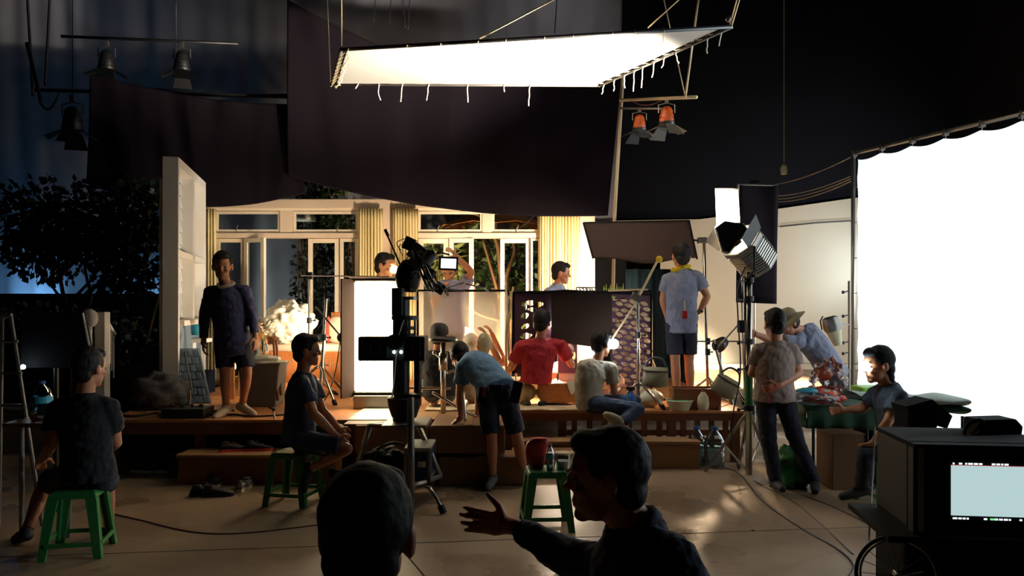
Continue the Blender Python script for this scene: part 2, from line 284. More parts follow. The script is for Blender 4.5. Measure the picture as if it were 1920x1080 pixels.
# ================================================================ GRID LIGHTS
def grid_light(name, pos, label, body, sc=1, bars=((-1,.2),(1,.2)), rx=0, leafm='black', lit=None):
    t = root(name, pos, label, 'stage light', 'small stage lights hung on pipes'); p = V(pos)
    MB().box(p+V((0,0,-.03)),(.05,.05,.07)).tube([p+V((-.12,0,-.22)),p+V((-.12,0,-.1)),p+V((0,0,-.07)),p+V((.12,0,-.1)),p+V((.12,0,-.22))],.008,6).build('yoke','steel',t)
    MB().lathe(p+V((0,0,-.36)),[(.105,0),(.11,.05),(.1,.06),(.105,.1),(.085,.14),(.09,.17),(.06,.22),(.02,.24)],20).build('lamp_body',body,t,smooth='auto')
    MB().lathe(p+V((0,0,-.40)),[(.11,0),(.12,.02),(.12,.04)],20).build('lens_ring','black',t,smooth='auto')
    MB().lathe(p+V((0,0,-.385)),[(.001,0),(.1,0),(.1,.006),(.001,.01)],20).build('lens',lit or 'chrome',t,smooth='auto')
    for k in range(4):
        a = PI/2*k+.35; d = V((math.cos(a),math.sin(a),0)); u = V((-d.y,d.x,0)); q = p+V((0,0,-.41))+d*.11; e = d*.16+V((0,0,-.17 if k%2 else -.09))
        MB().prism([q-u*.08,q+u*.08,q+u*.13+e,q-u*.13+e], e.cross(u).normalized()*.004).build('barn_door',leafm,t)
    if sc != 1: t.scale = (sc,sc,sc)
    return t
gb = W(115,68,11.2); ge = W(447,82,11.2)
HANG = lambda p: MB().tube([p,V((p.x,p.y,11))],.006,5)
tag(HANG(W(136,180,9.2)).build('hanging_rope','cableb'),'thin dark rope holding the stage light left of the drapes','rope')
tag(MB().cyl(gb,ge,.022,seg=8).build('lighting_pipe','black',smooth=True),'dark pipe carrying two unlit stage lights at top left','pipe')
grid_light('stage_light', W(200,78,11.2), 'dark unlit stage light, left of two on the top left pipe', 'black')
grid_light('stage_light', W(341,80,11.2), 'dark unlit stage light, right of two on the top left pipe', 'black')
g3 = grid_light('stage_light', W(136,180,9.2), 'dark unlit stage light hanging left of the smaller black drape', 'black')
tag(MB().tube(sag(W(50,80,9),W(78,196,9),-.02),.02,6).tube(sag(W(78,196,9),W(112,170,9),.12),.012,6).build('hanging_cable','cableb',smooth=True),'dark looping power cable by the stage light left of drapes','cable')
tag(MB().cyl(W(1163,188,10.15),W(1306,182,9.0),.02,seg=8).build('lighting_pipe','rope',smooth=True),'tan pipe below the silk right end carrying an orange stage light','pipe')
tag(MB().cyl(W(1163,203,10.15),W(1242,204,9.4),.013,seg=8).build('lighting_pipe','alu',smooth=True),'thin short pipe under the tan pipe right of the drape','pipe')
tag(MB().tube([W(1285,183,9.0),W(1312,-20,9.0)],.012).tube([W(1284,178,9),W(1245,0,9)],.006).build('hanging_rope','rope',smooth=True),'pair of ropes holding up the tan pipe','rope')
tag(MB().tube(sag(W(1182,188,9.97),W(1245,185,9.5),.07),.007).build('cable','cabler',smooth=True),'red cord sagging under the tan pipe','cord')
grid_light('stage_light', W(1199,202,9.95), 'orange-bodied stage light hanging on the thin short pipe', 'orange', leafm='dgrey', sc=.72)
grid_light('stage_light', W(1250,184,9.45), 'orange-bodied stage light under the tan pipe with wide barn doors', 'orange', leafm='alu', sc=.8)
# ================================================================ RIGHT DIFFUSION FRAME
fa = V((4.07,9.5,0)); fb = V((5.6,5.42,0)); fd = (fb-fa).normalized(); zt = 3.53; zb = .42
s = root('diffusion_frame', fa, 'huge glowing white cloth laced in a tall metal frame at right', 'diffusion frame')
L = (fb-fa).length; nn = V((fd.y,-fd.x,0))
def fr(u, v):
    x = .06+(L-.12)*u; z = zb+(zt-.07-zb)*v; 
    if v == 1: z -= .035*abs(math.sin(x*PI/.42))
    if u == 0: x += .02*abs(math.sin(z*PI/.4))
    return fa+fd*x+V((0,0,z))+nn*(.03*math.sin(u*9)*math.sin(v*3))
MB().grid(fr, 120, 40).build('white_cloth','frame_cloth',s,smooth=True)
MB().cyl(fa,fa+V((0,0,zt)),.024,seg=10).build('upright','steel',s,smooth=True); MB().cyl(fb,fb+V((0,0,zt)),.024,seg=10).build('upright','steel',s,smooth=True)
MB().cyl(fa+V((0,0,zt)),fb+V((0,0,zt)),.024,seg=10).build('top_tube','steel',s,smooth=True); MB().cyl(fa+V((0,0,zb-.05)),fb+V((0,0,zb-.05)),.024,seg=10).build('bottom_tube','steel',s,smooth=True)
for i in range(11): p = fa+fd*(.02+.42*i)+V((0,0,zt)); MB().box(p+V((0,0,-.01)),(.05,.05,.07)).tube([p,p+V((0,0,-.07))],.006).build('clip','steel',s)
for i in range(7): p = fa+V((0,0,.6+.42*i)); MB().tube([p,p+fd*.07],.006).build('clip','steel',s)
MB().cyl(fa+V((0,0,.0)),fa+V((-.35,.5,1.1)),.012).build('brace','steel',s,smooth=True)
for i,(y0,y1) in enumerate(((388,300),(404,330),(410,333),(415,337))): 
    tag(MB().tube(sag(W(1398+8*i,y0-40,14),fa+V((0,0,3.5 if i==0 else 3.3-.03*i)),.12),.006,5).build('guy_cord','rope',smooth=True), ['highest thin cord from the glowing frame to the back wall','second highest thin cord from the glowing frame','third thin cord down from the glowing frame','lowest thin cord from the glowing frame to the back wall'][i],'cord','cords behind the light frame')
tag(MB().lathe(W(1470,328,13),[(.01,0),(.05,.01),(.055,.05),(.06,.12),(.03,.17),(.01,.18)],16).tube([W(1470,312,13),V((W(1470,0,13).x,13,11))],.004).build('hanging_bulb','cream',smooth=True),'small pale round lamp hanging high beside the glowing frame','lamp')
for i,(x,Y) in enumerate(((9.6,9.0),(9.8,5.2))):      # lamp heads that back-light the cloth
    p = V((x+.35,Y,2.6)); t = root('backlight', p-V((0,0,2.6)), ['large lamp head on a stand behind the glowing frame, farther one','large lamp head on a stand behind the glowing frame, nearer one'][i], 'light')
    MB().cyl(p+V((0,0,-.2)),p+V((0,0,-2.6)),.03).build('stand','steel',t); MB().lathe(p,[(.2,-.3),(.22,.1),(.28,.28)],20,d=(-1,0,0)).build('housing','black',t)
# ================================================================ HOUSE FACADE
def X12(px, Y=12): return (px-960)/F*Y
def Z12(py, Y=12): return H-(py-HY)/F*Y
HS = .57
hf = root('house_facade', (X12(750),12,HS), 'cream house front with open glazed doors and transom windows on the stage', 'house set')
def rect(px0, px1, py0, py1, y0=12, y1=12.14, mb=None): mb = mb or MB(); return mb.bb(X12(px0),X12(px1),y0,y1,Z12(py0),Z12(py1))
BT = 715
rect(330,1115,374,391,11.97,12.2).build('header','wallp',hf,bev=.004)
rect(718,736,391,BT,11.97,12.2).build('post','wallp',hf,bev=.004); rect(1087,1115,391,BT,11.96,12.2).build('post','wallp',hf,bev=.004); rect(330,388,391,BT,11.99,12.2).build('post','wallp',hf,bev=.004)
for a,b2,c2 in ((388,718,0),(736,1087,1)): rect(a,b2,391,395,12.0,12.16).build('head_rail','frame',hf); rect(a,b2,437,446,11.98,12.16).build('lintel','wallp',hf,bev=.004)
rect(525,548,395,437,12.0,12.16).build('mullion','wallp',hf); rect(905,922,395,437,12.0,12.16).build('mullion','wallp',hf)
rect(388,402,395,437,12.0,12.16).build('mullion','wallp',hf); rect(671,718,395,BT,12.05,12.16).build('side_panel','wallp',hf); rect(736,783,395,BT,12.05,12.16).build('side_panel','wallp',hf); rect(1013,1087,395,BT,12.05,12.16).build('side_panel','wallp',hf)
def win(name, x0, x1, y0, y1, fw, Y=12.02, d=.05, bot=None, ang=0, hinge=None, handle=None):
    b = MB(); bw = bot or fw
    for r4 in ((x0,x0+fw,y0,y1),(x1-fw,x1,y0,y1),(x0+fw,x1-fw,y0,y0+fw),(x0+fw,x1-fw,y1-bw,y1)): rect(*r4,Y,Y+d,b)
    g = MB(); rect(x0+fw,x1-fw,y0+fw,y1-bw,Y+d*.4,Y+d*.4+.006,g)
    if ang:
        hx = X12(hinge); m = Matrix.Rotation(R(ang),3,'Z'); hp = V((hx,Y,0))
        for q in (b,g): q.v = [hp+m@(p-hp) for p in q.v]
    o = b.build(name,'frame',hf,bev=.003); g.build('pane','glass',o)
    if handle:
        h = V((X12(handle[0]),Y-.03,Z12(handle[1]))); MB().tube([h+V((0,.04,-.02)),h,h+V((.03,-.01,.07))],.008,6).build('handle','steel',o)
win('transom_window',403,525,396,437,5,bot=7,handle=(443,431)); win('transom_window',549,671,396,437,5,bot=7,handle=(632,431))
win('transom_window',783,905,396,437,5,bot=7,handle=(820,432)); win('transom_window',922,1013,396,437,5,bot=7,handle=(968,432))
win('door_leaf',403,456,447,BT,7,12.05); win('door_leaf',457,505,447,BT,8,12.0,ang=-24,hinge=457); win('door_leaf',576,634,447,BT,8,12.05); win('door_leaf',636,671,447,BT,6,12.0,ang=-6,hinge=671)
win('door_leaf',784,840,447,BT,9,12.05); win('door_leaf',842,888,447,BT,8,12.0,ang=-8,hinge=842); win('door_leaf',938,994,447,BT,8,12.05); win('door_leaf',995,1013,447,BT,4,12.0)
MB().bb(X12(330),X12(1115),11.9,12.3,HS-.05,HS+.02).build('sill','wood',hf)
def curtain(x0, x1, label, y0=391):
    def fn(u, v):
        x = X12(x0+(x1-x0)*u,11.86); z = Z12(y0,11.86)+(HS+.03-Z12(y0,11.86))*v; n = (x1-x0)/5.5
        return V((x, 11.88+.017*math.sin(u*n*2*PI+.8*math.sin(v*2+u*3))+.008*math.sin(u*n*5), z))
    tag(MB().grid(fn,int((x1-x0)*2.2),16).build('curtain','curtain',smooth=True,solid=.003), label, 'curtain', 'cream curtains on the house front')
curtain(386,404,'narrow cream curtain beside the white window flat'); curtain(671,717,'cream curtain left of the middle post of the house'); curtain(737,784,'cream curtain right of the middle post, behind the film camera'); curtain(1013,1087,'wide bright cream curtain at the right end of the house')
# ---------------------------------------------------------------- garden behind the doors
def shrub(ce, rad, n, size, m, label, stem=None, cat='shrub', grp='plants behind the house', **k):
    ce = V(ce); base = V((ce.x,ce.y,0)); t = root('garden_shrub', base, label, cat, grp)
    MB().leaves(ce, rad, n, size, **k).build('foliage', m, t)
    b = MB(); random.seed(int(n+ce.x*100))
    for i in range(6): e = ce+V((random.uniform(-.6,.6)*rad[0],random.uniform(-.5,.5)*rad[1],random.uniform(-.2,.7)*rad[2])); mid = base.lerp(e,.5)+V((random.uniform(-.1,.1),0,.1)); b.tube(smoothpath([base+V((random.uniform(-.1,.1),0,0)),mid,e],4),[.02]*4+[.014]*4+[.006],6)
    b.build('stems', stem or 'bark', t, smooth=True); return t
shrub((-3.15,14.0,1.9),(.75,.5,1.6),2300,.10,'leafd','dark leafy tree filling the open left doorway')
shrub((-2.1,13.7,1.3),(.5,.4,1.0),700,.11,'leaf','green bush behind the closed door leaf near the striped cushion')
shrub((-4.6,13.6,1.0),(.35,.3,.7),260,.2,'leafb','grassy bright plant behind the left folding door leaves',ar=.12)
shrub((-3.6,13.9,3.15),(.5,.3,.28),420,.12,'leafd','dark spiky plant behind the left transom window')
shrub((-2.75,13.6,3.2),(.55,.3,.3),600,.08,'leaf','small-leaved branch behind the second transom window')
shrub((-3.55,14.3,3.85),(.55,.3,.25),420,.12,'leaf','treetop showing above the house between the two drapes')
shrub((-.35,14.1,2.0),(1.1,.5,1.3),1700,.16,'leaf','broad leafy bush behind the right doorway')
shrub((-1.15,13.3,2.5),(.35,.25,.4),260,.2,'leafb','bright palm-like plant behind the left leaf of the right doors',ar=.14)
shrub((.22,13.0,1.75),(.35,.25,.28),240,.17,'leafb','bright green shrub behind the right door pane')
shrub((-1.9,12.9,.95),(.25,.2,.4),200,.22,'leafb','low bright fern behind the door leaf left of the light bank',ar=.12)
t = root('bare_tree', (-.05,13.4,0), 'bare-branched tree with orange-lit trunk behind the right doorway', 'tree')
b = MB()
def lim(pts, r0, r1): q = smoothpath([W(x,y,Y) for x,y,Y in pts],5); b.tube(q,[r0+(r1-r0)*i/(len(q)-1) for i in range(len(q))],8)
lim([(930,760,13.3),(935,640,13.3),(940,560,13.4),(935,470,13.4),(925,440,13.4)],.07,.03); lim([(937,560,13.3),(920,500,13.3),(905,450,13.3)],.03,.018); lim([(935,600,13.3),(900,590,13.2),(850,560,13.2)],.03,.014)
lim([(952,700,13.1),(958,570,13.1),(950,520,13.1),(965,470,13.1),(955,440,13.1)],.05,.02); lim([(955,560,13.1),(985,520,13.1),(995,480,13.1),(988,450,13.1)],.03,.012); lim([(940,660,13.2),(965,600,13.2),(985,540,13.1)],.035,.02)
lim([(900,640,13.2),(880,600,13.2),(890,540,13.2),(860,480,13.3),(830,440,13.3)],.02,.01); lim([(925,440,13.4),(900,405,13.4),(860,400,13.4)],.025,.01); lim([(955,440,13.1),(990,415,13.1),(1008,395,13.2)],.02,.01); lim([(935,450,13.4),(925,410,13.4)],.02,.012)
b.build('trunk','bark',t,smooth=True)
t = root('parasol', (-.3,14.4,0), 'orange parasol top seen through the right transom windows', 'parasol')
p = V((-.3,14.4,3.52)); b = MB()
for i in range(8):
    a0, a1 = PI/4*i, PI/4*(i+1); q0 = p+V((1.05*math.cos(a0),1.05*math.sin(a0),-.42)); q1 = p+V((1.05*math.cos(a1),1.05*math.sin(a1),-.42)); b.add([p,q0,q1,(q0+q1)/2+V((0,0,.05))],[(0,1,3),(0,3,2)])
b.build('canopy','terr',t,solid=.006); MB().cyl((-.3,14.4,0),p,.022).build('pole','white',t)
b = MB()
for i in range(8): a = PI/4*i; b.tube([p-V((0,0,.03)),p+V((1.04*math.cos(a),1.04*math.sin(a),-.44))],.01,5)
b.build('ribs','dgrey',t)
t = root('garden_lamp', W(572,414,13), 'white dome lamp shade behind the second transom window', 'lamp'); p = W(572,414,13)
MB().lathe(p,[(.18,0),(.175,.05),(.14,.1),(.07,.14),(.02,.15)],20).build('lamp_shade','white',t,smooth=True); MB().tube([p+V((0,0,.14)),p+V((.03,0,.3)),p+V((.03,.3,.3)),V((p.x+.03,p.y+.3,0))],.008).build('hanger','dgrey',t)
tag(MB().bb(X12(1115,12.8),X12(1240,14),14.1,14.2,0,3.0).build('shade_gap_sheet','blackm'),'dark sheet standing for the shaded gap right of the house end','flat')  # black sheet set where the gap beside the house lies in shade
M['tealcl'] = mat('teal_cloth', c(36,58,68), .8)
tag(MB().grid(lambda u,v: V((1.9+1.1*u,13.3+.05*math.sin(u*30),.02+2.3*v)),50,4).build('teal_cloth','tealcl',smooth=True,solid=.005),'teal-grey cloth hanging below the tilted black flag','cloth')
for p_,a_,w_,c_,g_,l_ in LAMPS:      # unseen lamp heads behind the flags, most added for brightness
    p = V(p_); d = (V(a_)-p).normalized(); t = root('unseen_lamp_head', V((p.x,p.y,.57)), l_, 'light', 'small lamp heads on the stage')
    MB().lathe(p-d*.02,[(.03,-.2),(.07,-.18),(.085,-.06),(.085,-.01)],16,d=d).build('housing','black',t,smooth='auto')
    q = p-d*.1-V((0,0,.08)); MB().cyl(q,V((q.x,q.y,.6)),.014).build('pole','steel',t)
    for i in range(3): a = 2.1*i; MB().cyl(V((q.x,q.y,.8)),V((q.x+.25*math.cos(a),q.y+.25*math.sin(a),.58)),.009).build('leg','steel',t)
# ================================================================ STAGE PLATFORM
def pl(name, label): return root(name, (0,0,0), label, 'platform')
def yfr(py, z=HS): return (H-z)*F/(py-HY)
st = root('stage_platform', (0,8.6,0), 'long wooden stage platform with brown front and slatted openings', 'platform')
y0L, y0R = 7.98, 8.66
MB().bb(-4.15,-.02-1.0,y0L,12.6,HS-.03,HS).build('deck','wood',st,bev=.003)
MB().bb(-1.02,2.55,y0R-.0,12.6,HS-.03,HS).build('deck','wood',st,bev=.003)
MB().bb(-4.15,-1.62,y0L+.02,y0L+.06,HS-.15,HS-.03).build('fascia','woodd',st); MB().bb(-1.02,2.55,y0R+.02,y0R+.06,HS-.11,HS-.03).build('fascia','woodd',st)
MB().bb(-1.62,-.0,y0L+.03,y0L+.07,0,HS-.03).build('front_panel','woodd',st)
for x in (-4.05,-3.15,-2.2): MB().bb(x-.05,x+.05,y0L+.05,y0L+.13,0,HS-.03).build('post','woodd',st)
for x in (-.02,.55,1.15,1.75,2.45): MB().bb(x-.045,x+.045,y0R+.05,y0R+.13,0,HS-.03).build('post','woodd',st)
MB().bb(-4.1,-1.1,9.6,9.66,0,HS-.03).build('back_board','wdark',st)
for x0,x1,gaps in ((.6,1.1,3),(1.2,1.7,3),(1.8,2.42,4)):
    b = MB(); b.bb(x0,x1,y0R+.07,y0R+.10,HS-.28,HS-.22); b.bb(x0,x1,y0R+.07,y0R+.10,HS-.40,HS-.36)
    for i in range(gaps): xx = x0+(x1-x0)*(i+.5)/gaps; b.bb(xx-.03,xx+.03,y0R+.06,y0R+.09,HS-.42,HS-.11)
    b.build('lattice','woodd',st)
MB().bb(2.0,2.55,y0R+.6,y0R+.66,.05,.16).build('rear_rail','woodd',st)
# steps and boxes in front of the stage
def boxed(name, x0,x1,yy0,yy1,z0,z1,m,label,cat='box',tape=False,grp=None):
    t = tag(MB().bb(x0,x1,yy0,yy1,z0,z1).build(name,m,bev=.006),label,cat,grp)
    return t
s5 = root('stage_step',(-2.2,7.8,0),'low brown step with shoes on it below the left stage','step','steps in front of the stage')
MB().bb(-3.22,-1.62,7.62,7.98,.255,.285).build('tread','ply',s5,bev=.003); MB().bb(-3.2,-1.64,7.64,7.66,0,.255).build('riser','woodd',s5)
s6 = root('stage_step',(1.4,8.5,0),'long low brown step below the right stage beside the water bottles','step','steps in front of the stage')
MB().bb(.0,1.98,8.34,8.66,.26,.29).build('tread','ply',s6,bev=.003); MB().bb(.0,1.97,8.36,8.38,0,.26).build('riser','ply',s6); MB().bb(1.95,1.97,8.38,8.66,0,.26).build('side_panel','ply',s6)
s7 = root('stage_step',(.3,8.2,0),'small cardboard-coloured step behind the red bag','step','steps in front of the stage')
MB().bb(-.02,.62,7.98,8.3,.21,.235).build('tread','card',s7); MB().bb(0,.6,8.0,8.02,0,.21).build('riser','card',s7)
bx = [(-1.5,-.80,7.6,8.0,.3,.58,'left upper cardboard box stacked under the crane stand'),(-.78,-.07,7.6,8.62,.3,.58,'right upper cardboard box the bending man leans on'),(-1.42,-.74,7.58,7.97,.0,.29,'left lower cardboard box at floor behind the crane stand'),(-.70,.12,7.58,7.97,.0,.28,'right lower cardboard box behind the bending man legs')]
for x0,x1,a0,a1,z0,z1,lb in bx:
    t = root('cardboard_box',((x0+x1)/2,(a0+a1)/2,z0),lb,'box','cardboard boxes at the stage front')
    MB().bb(x0,x1,a0,a1,z0,z1-.01).build('body','card',t,bev=.012); MB().bb((x0+x1)/2-.03,(x0+x1)/2+.03,a0-.002,a1,z1-.012,z1-.006).build('tape','tape',t)
tag(MB().bb(-1.02,-.78,8.02,8.64,HS-.28,HS).bb(-1.62,-.8,7.66,7.98,HS-.005,HS+.006).build('plywood_sheet','ply'),'bright plywood sheet on the boxes under the light bank','board')
# ================================================================ LEFT WINDOW FLAT
wf = root('window_flat',(-4.0,10,HS),'tall white window wall flat seen edge-on at the left of the stage','set wall')
n0 = W(335,0,9.1); n1 = W(386,0,11.0); xa, xb = n0.x, n1.x; zt = 3.41
d = V((xb-xa,11.0-9.1,0)); L = d.length; d.normalize(); nrm = V((-d.y,d.x,0)); o0 = V((xa,9.1,0))
def FL(t, dep, z): return o0+d*t+nrm*dep+V((0,0,z))
def fbox(t0,t1,d0,d1,z0,z1,mb=None):
    mb = mb or MB(); vs = [FL(t,q,z) for z in (z0,z1) for t,q in ((t0,d0),(t1,d0),(t1,d1),(t0,d1))]
    return mb.add(vs,[(3,2,1,0),(4,5,6,7),(0,1,5,4),(1,2,6,5),(2,3,7,6),(3,0,4,7)])
fbox(-.02,.06,0,.17,HS,zt).build('end_post','white',wf,bev=.003); fbox(L-.1,L,0,.17,HS,zt-.0).build('end_post','white',wf,bev=.003)
fbox(.06,L-.1,0,.17,zt-.1,zt).build('top_rail','white',wf); fbox(.06,L-.1,0,.17,2.28,2.35).build('middle_rail','white',wf); fbox(.06,L-.1,-.05,.17,1.48,1.54).build('window_sill','white',wf)
fbox(.95,1.05,0,.15,1.54,zt-.1).build('mullion','white',wf); fbox(.06,L-.1,.05,.12,HS,1.48).build('lower_siding','siding',wf)
b = MB()
for i in range(12): z = 1.56+i*.152; 
for i in range(12):
    z = 1.56+i*.152
    b.add([FL(.08,.13,z),FL(L-.12,.13,z),FL(L-.12,.15,z+.15),FL(.08,.15,z+.15)],[(0,1,2,3)])
b.build('louvres','louvre',wf,solid=.008)
MB().bb(-4.12-.0,-4.05,9.3,9.34,HS,3.2).build('rear_brace','white',wf)
tag(MB().bb(W(301,0,9.6).x,W(309,0,9.6).x,9.6,9.75,HS,H+(572-352)/F*9.6).build('timber_plank','wood'),'thin upright plank standing just left of the white flat','plank')
tag(MB().tube([W(275,645,9.3),W(301,545,9.4)],.012).build('leaning_stick','rope',smooth=True),'thin pale stick leaning beside the white flat','stick')
t = root('shelf_bracket',W(365,645,10.4),'small white shelf below the flat with a round teal tub on it','shelf')
MB().box(W(370,638,10.3),(.28,.3,.05)).build('board','white',t,bev=.004); MB().box(W(358,650,10.3),(.06,.2,.12)).build('bracket','white',t,bev=.004)
tag(MB().lathe(W(372,628,10.25),[(.07,0),(.1,.05),(.11,.15),(.09,.2)],18).build('teal_tub','teal',smooth=True),'round teal tub behind the standing man at left','tub')
def lat(u0,u1,v0,v1,mb,y=9.05):
    P0,P1,P2,P3 = W(338,757,y-.1),W(395,757,y-.1),W(372,655,y+.25),W(330,655,y+.25)
    f = lambda u,v: P0.lerp(P1,u).lerp(P3.lerp(P2,u),v)
    mb.prism([f(u0,v0),f(u1,v0),f(u1,v1),f(u0,v1)],(0,.03,.01))
t = root('brickwork_flat',W(365,757,9.0),'dark blue-grey brick-patterned panel leaning behind the standing man','panel')
b = MB(); lat(0,1,0,1,b); b.build('board','siding',t); b = MB()
for j in range(7):
    for i in range(4):
        o = .5*(j%2); u0 = (i-o)/4+.02; u1 = (i+1-o)/4-.02; u0, u1 = max(0,u0), min(1,u1)
        if u1-u0 > .04: lat(u0,u1,j/7+.015,(j+1)/7-.015,b,9.01)
b.build('bricks','siding',t,bev=.003)
tag(MB().tube([W(346,660,8.9),W(362,745,8.75)],.01).build('leaning_stick','alu',smooth=True),'thin metal rod leaning on the brick-patterned panel','stick')
# ================================================================ STAGE PROPS
def stand(name, base, top, label, m='chrome', r=.016, spread=.42, legz=.28, a0=.5, cat='stand', nl=3, knobs=(.35,.62), grp='metal light stands'):
    base, top = V(base), V(top); t = root(name, base, label, cat, grp); h = top.z-base.z
    MB().cyl(base+V((0,0,.06)),base.lerp(top,.5),r*1.35).cyl(base.lerp(top,.5),top,r).build('pole',m,t,smooth='auto')
    for i in range(nl):
        a = a0+2*PI*i/nl; e = base+V((spread*math.cos(a),spread*math.sin(a),.015)); k = base+V((0,0,legz)); MB().tube([k,k.lerp(e,.12)+V((0,0,.02)),e],r*.9,7).build('leg',m,t,smooth=True)
        MB().cyl(e+(e-k).normalized()*-.05,e+(e-k).normalized()*.012,r*1.3).build('rubber_foot','rubber',t)
    for q in knobs:
        p = base.lerp(top,q); MB().cyl(p-V((0,0,.035)),p+V((0,0,.035)),r*1.9).tube([p,p+V((.07,-.02,0))],.007,6).ell(p+V((.075,-.02,0)),.016,seg=8,rg=5).build('collar','black' if q>.5 else m,t,smooth='auto')
    return t
def addpart(t, name, m, mb, **k): return mb.build(name, m, t, **k)
# wicker sofa on its plinth
tag(MB().bb(-3.32,-2.2,10.5,11.75,HS,.69).build('sofa_plinth','wood',bev=.006),'low orange wooden plinth under the wicker sofa','plinth')
tag(MB().bb(-3.38,-2.15,10.25,10.5,HS,.62).build('sofa_plinth','wood',bev=.006),'thin lower wooden step in front of the sofa plinth','plinth')
t = root('wicker_sofa',(-2.8,11,.69),'woven wicker sofa with cream seat cushion beside the light bank','sofa')
MB().bb(-3.3,-2.2,10.6,11.3,.69,1.1).build('wicker_base','wicker',t,bev=.01); b = MB()
for i in range(70): x = -3.3+.0157*i+.008; b.cyl((x,10.595,.70),(x,10.595,1.09),.006,seg=6)
b.build('wicker_strands','wicker',t,smooth=True); MB().bb(-3.32,-2.18,10.57,11.3,1.1,1.2).build('seat_cushion','pcream',t,bev=.04,smooth=True)
MB().bb(-2.55,-2.18,11.2,11.34,1.15,1.62).build('wicker_back','wicker',t,bev=.01)
MB().bb(-3.4,-3.3,10.6,11.3,.69,1.5).build('armrest','wood',t,bev=.02)
def blobcloth(name, ce, rad, m, label, cat, seed=1, amp=.25, dims=(40,24), fr=2.2, floor=None, kind=None):
    ce = V(ce)
    def fn(u, v):
        a = 2*PI*u; e = -PI/2+PI*v; d = V((math.cos(e)*math.cos(a),math.cos(e)*math.sin(a),math.sin(e)))
        n = noise.noise(d*fr+V((seed,0,0)))+.5*(1-abs(noise.noise(d*fr*2.3+V((0,seed,0))))*2); q = 1+amp*n; p = ce+V((d.x*rad[0]*q,d.y*rad[1]*q,d.z*rad[2]*q))
        if floor is not None: p.z = max(p.z, floor)
        return p
    return tag(MB().grid(fn,*dims).build(name,m,smooth=True),label,cat)
blobcloth('white_cloth_pile',W(543,605,10.75),(.29,.25,.25),'whitec','crumpled white cloth piled high on the wicker sofa','cloth',3,.3,(70,44),2.6,floor=1.2)
t = root('striped_cushion',(-2.5,10.95,1.2),'upright cream cushion with a red stripe on the sofa','cushion')
MB().ell((-2.42,10.95,1.38),(.17,.09,.19)).build('cover','pcream',t,smooth=True); MB().ell((-2.52,10.93,1.38),(.035,.09,.19)).build('stripe','stripe',t,smooth=True)
# side table, vase, bin
t = root('side_table',(-3.25,9.9,HS),'light wooden side table behind the grey bin','table')
MB().bb(-3.45,-2.93,9.7,10.1,1.02,1.06).build('table_top','wood',t,bev=.005)
for x in (-3.42,-2.98):
    for y in (9.73,10.05): MB().bb(x-.025,x+.025,y-.02,y+.02,HS,1.02).build('leg','wood',t)
t = root('flower_vase',W(493,667,9.75),'clear glass jar vase of pale dried flowers on the side table','vase'); p = W(493,667,9.75); p.z = 1.06; ORG[t.name]=p; t.location = p
MB().lathe(p,[(.06,.0),(.065,.02),(.065,.16),(.04,.2),(.04,.23)],18).build('jar','clear',t,smooth='auto'); b = MB(); f = MB()
for i in range(16): q = p+V((random.uniform(-.13,.13),random.uniform(-.1,.1),random.uniform(.3,.46))); b.tube([p+V((0,0,.05)),(p+V((0,0,.2))).lerp(q,.15),q],.003,4); f.leaves(q,(.03,.03,.03),9,.035,shell=.1,ar=.5)
b.build('stems','leafb',t); f.build('blossom','whitec',t)
t = root('waste_bin',(-2.83,9.1,HS),'grey metal bin with crumpled plastic inside, behind the standing man','bin')
rings = [[V((-2.86+sx*a,9.15+sy*.17,z)) for sx,sy in ((-1,-1),(1,-1),(1,1),(-1,1))] for a,z in ((.19,HS),(.235,1.05))]
MB().loft(rings).build('body','grey',t,bev=.012); MB().bb(-3.11,-2.61,8.96,9.34,1.04,1.065).build('rim','grey',t,bev=.006)
blobcloth('plastic_bag',(-2.86,9.15,1.08),(.2,.14,.05),'whitec','crumpled pale plastic filling the top of the grey bin','bag',5,.4,(30,16))
MB(); tag(MB().tube([W(513,640,9.6),W(521,750,8.9)],.016).tube([W(518,640,9.65),W(527,740,9.0)],.016).build('trestle','woodd',smooth=True),'folded brown wooden trestle legs right of the grey bin','trestle')
# power box, cables at left of stage
t = root('dimmer_box',(-3.35,8.2,HS),'low black power box with knobs on the left stage edge','power box')
MB().bb(-3.55,-3.12,8.05,8.35,HS,.67).build('case','black',t,bev=.01); b = MB()
for i in range(4): b.cyl((-3.5+.1*i,8.2,.67),(-3.5+.1*i,8.2,.70),.022)
b.build('knobs','dgrey',t); MB().tube([(-3.3,8.15,.67),(-3.29,8.15,.85)],.008).build('antenna','chrome',t)
def cable(pts, r, m, label, name='cable', z=None):
    q = [V(p) for p in pts]; return tag(MB().tube(smoothpath(q,8), r, 6).build(name,m,smooth=True), label, 'cable')
zt_ = HS+.012
cable([(-3.1,8.2,zt_),(-2.9,8.3,zt_),(-2.65,8.15,zt_),(-2.3,8.3,zt_),(-2.1,8.4,zt_)],.01,'cableb','black cable running along the stage past the standing man feet')
cable([(-4.1,8.3,zt_),(-3.9,8.15,zt_),(-3.75,8.4,zt_),(-3.6,8.15,zt_)],.014,'cableb','black cable tangle left of the power box on stage')
cable([(-4.1,8.6,zt_),(-3.8,8.5,zt_+.02),(-3.6,8.7,zt_),(-3.3,8.55,zt_),(-3.0,8.6,zt_)],.012,'cableb','black cable behind the power box on the stage')
blobcloth('rubble_bag',(-3.95,9.0,.72),(.32,.25,.2),'rock','dark grey lumpy sack left of the white flat base','sack',9,.3,floor=HS)
blobcloth('rubble_bag',(-4.35,9.6,.85),(.3,.25,.25),'rock','dark round sack further left behind the flat','sack',12,.3,floor=HS)
t = root('hammer',(-2.4,8.15,HS),'small hammer lying near the stage edge by the seated man','hammer')
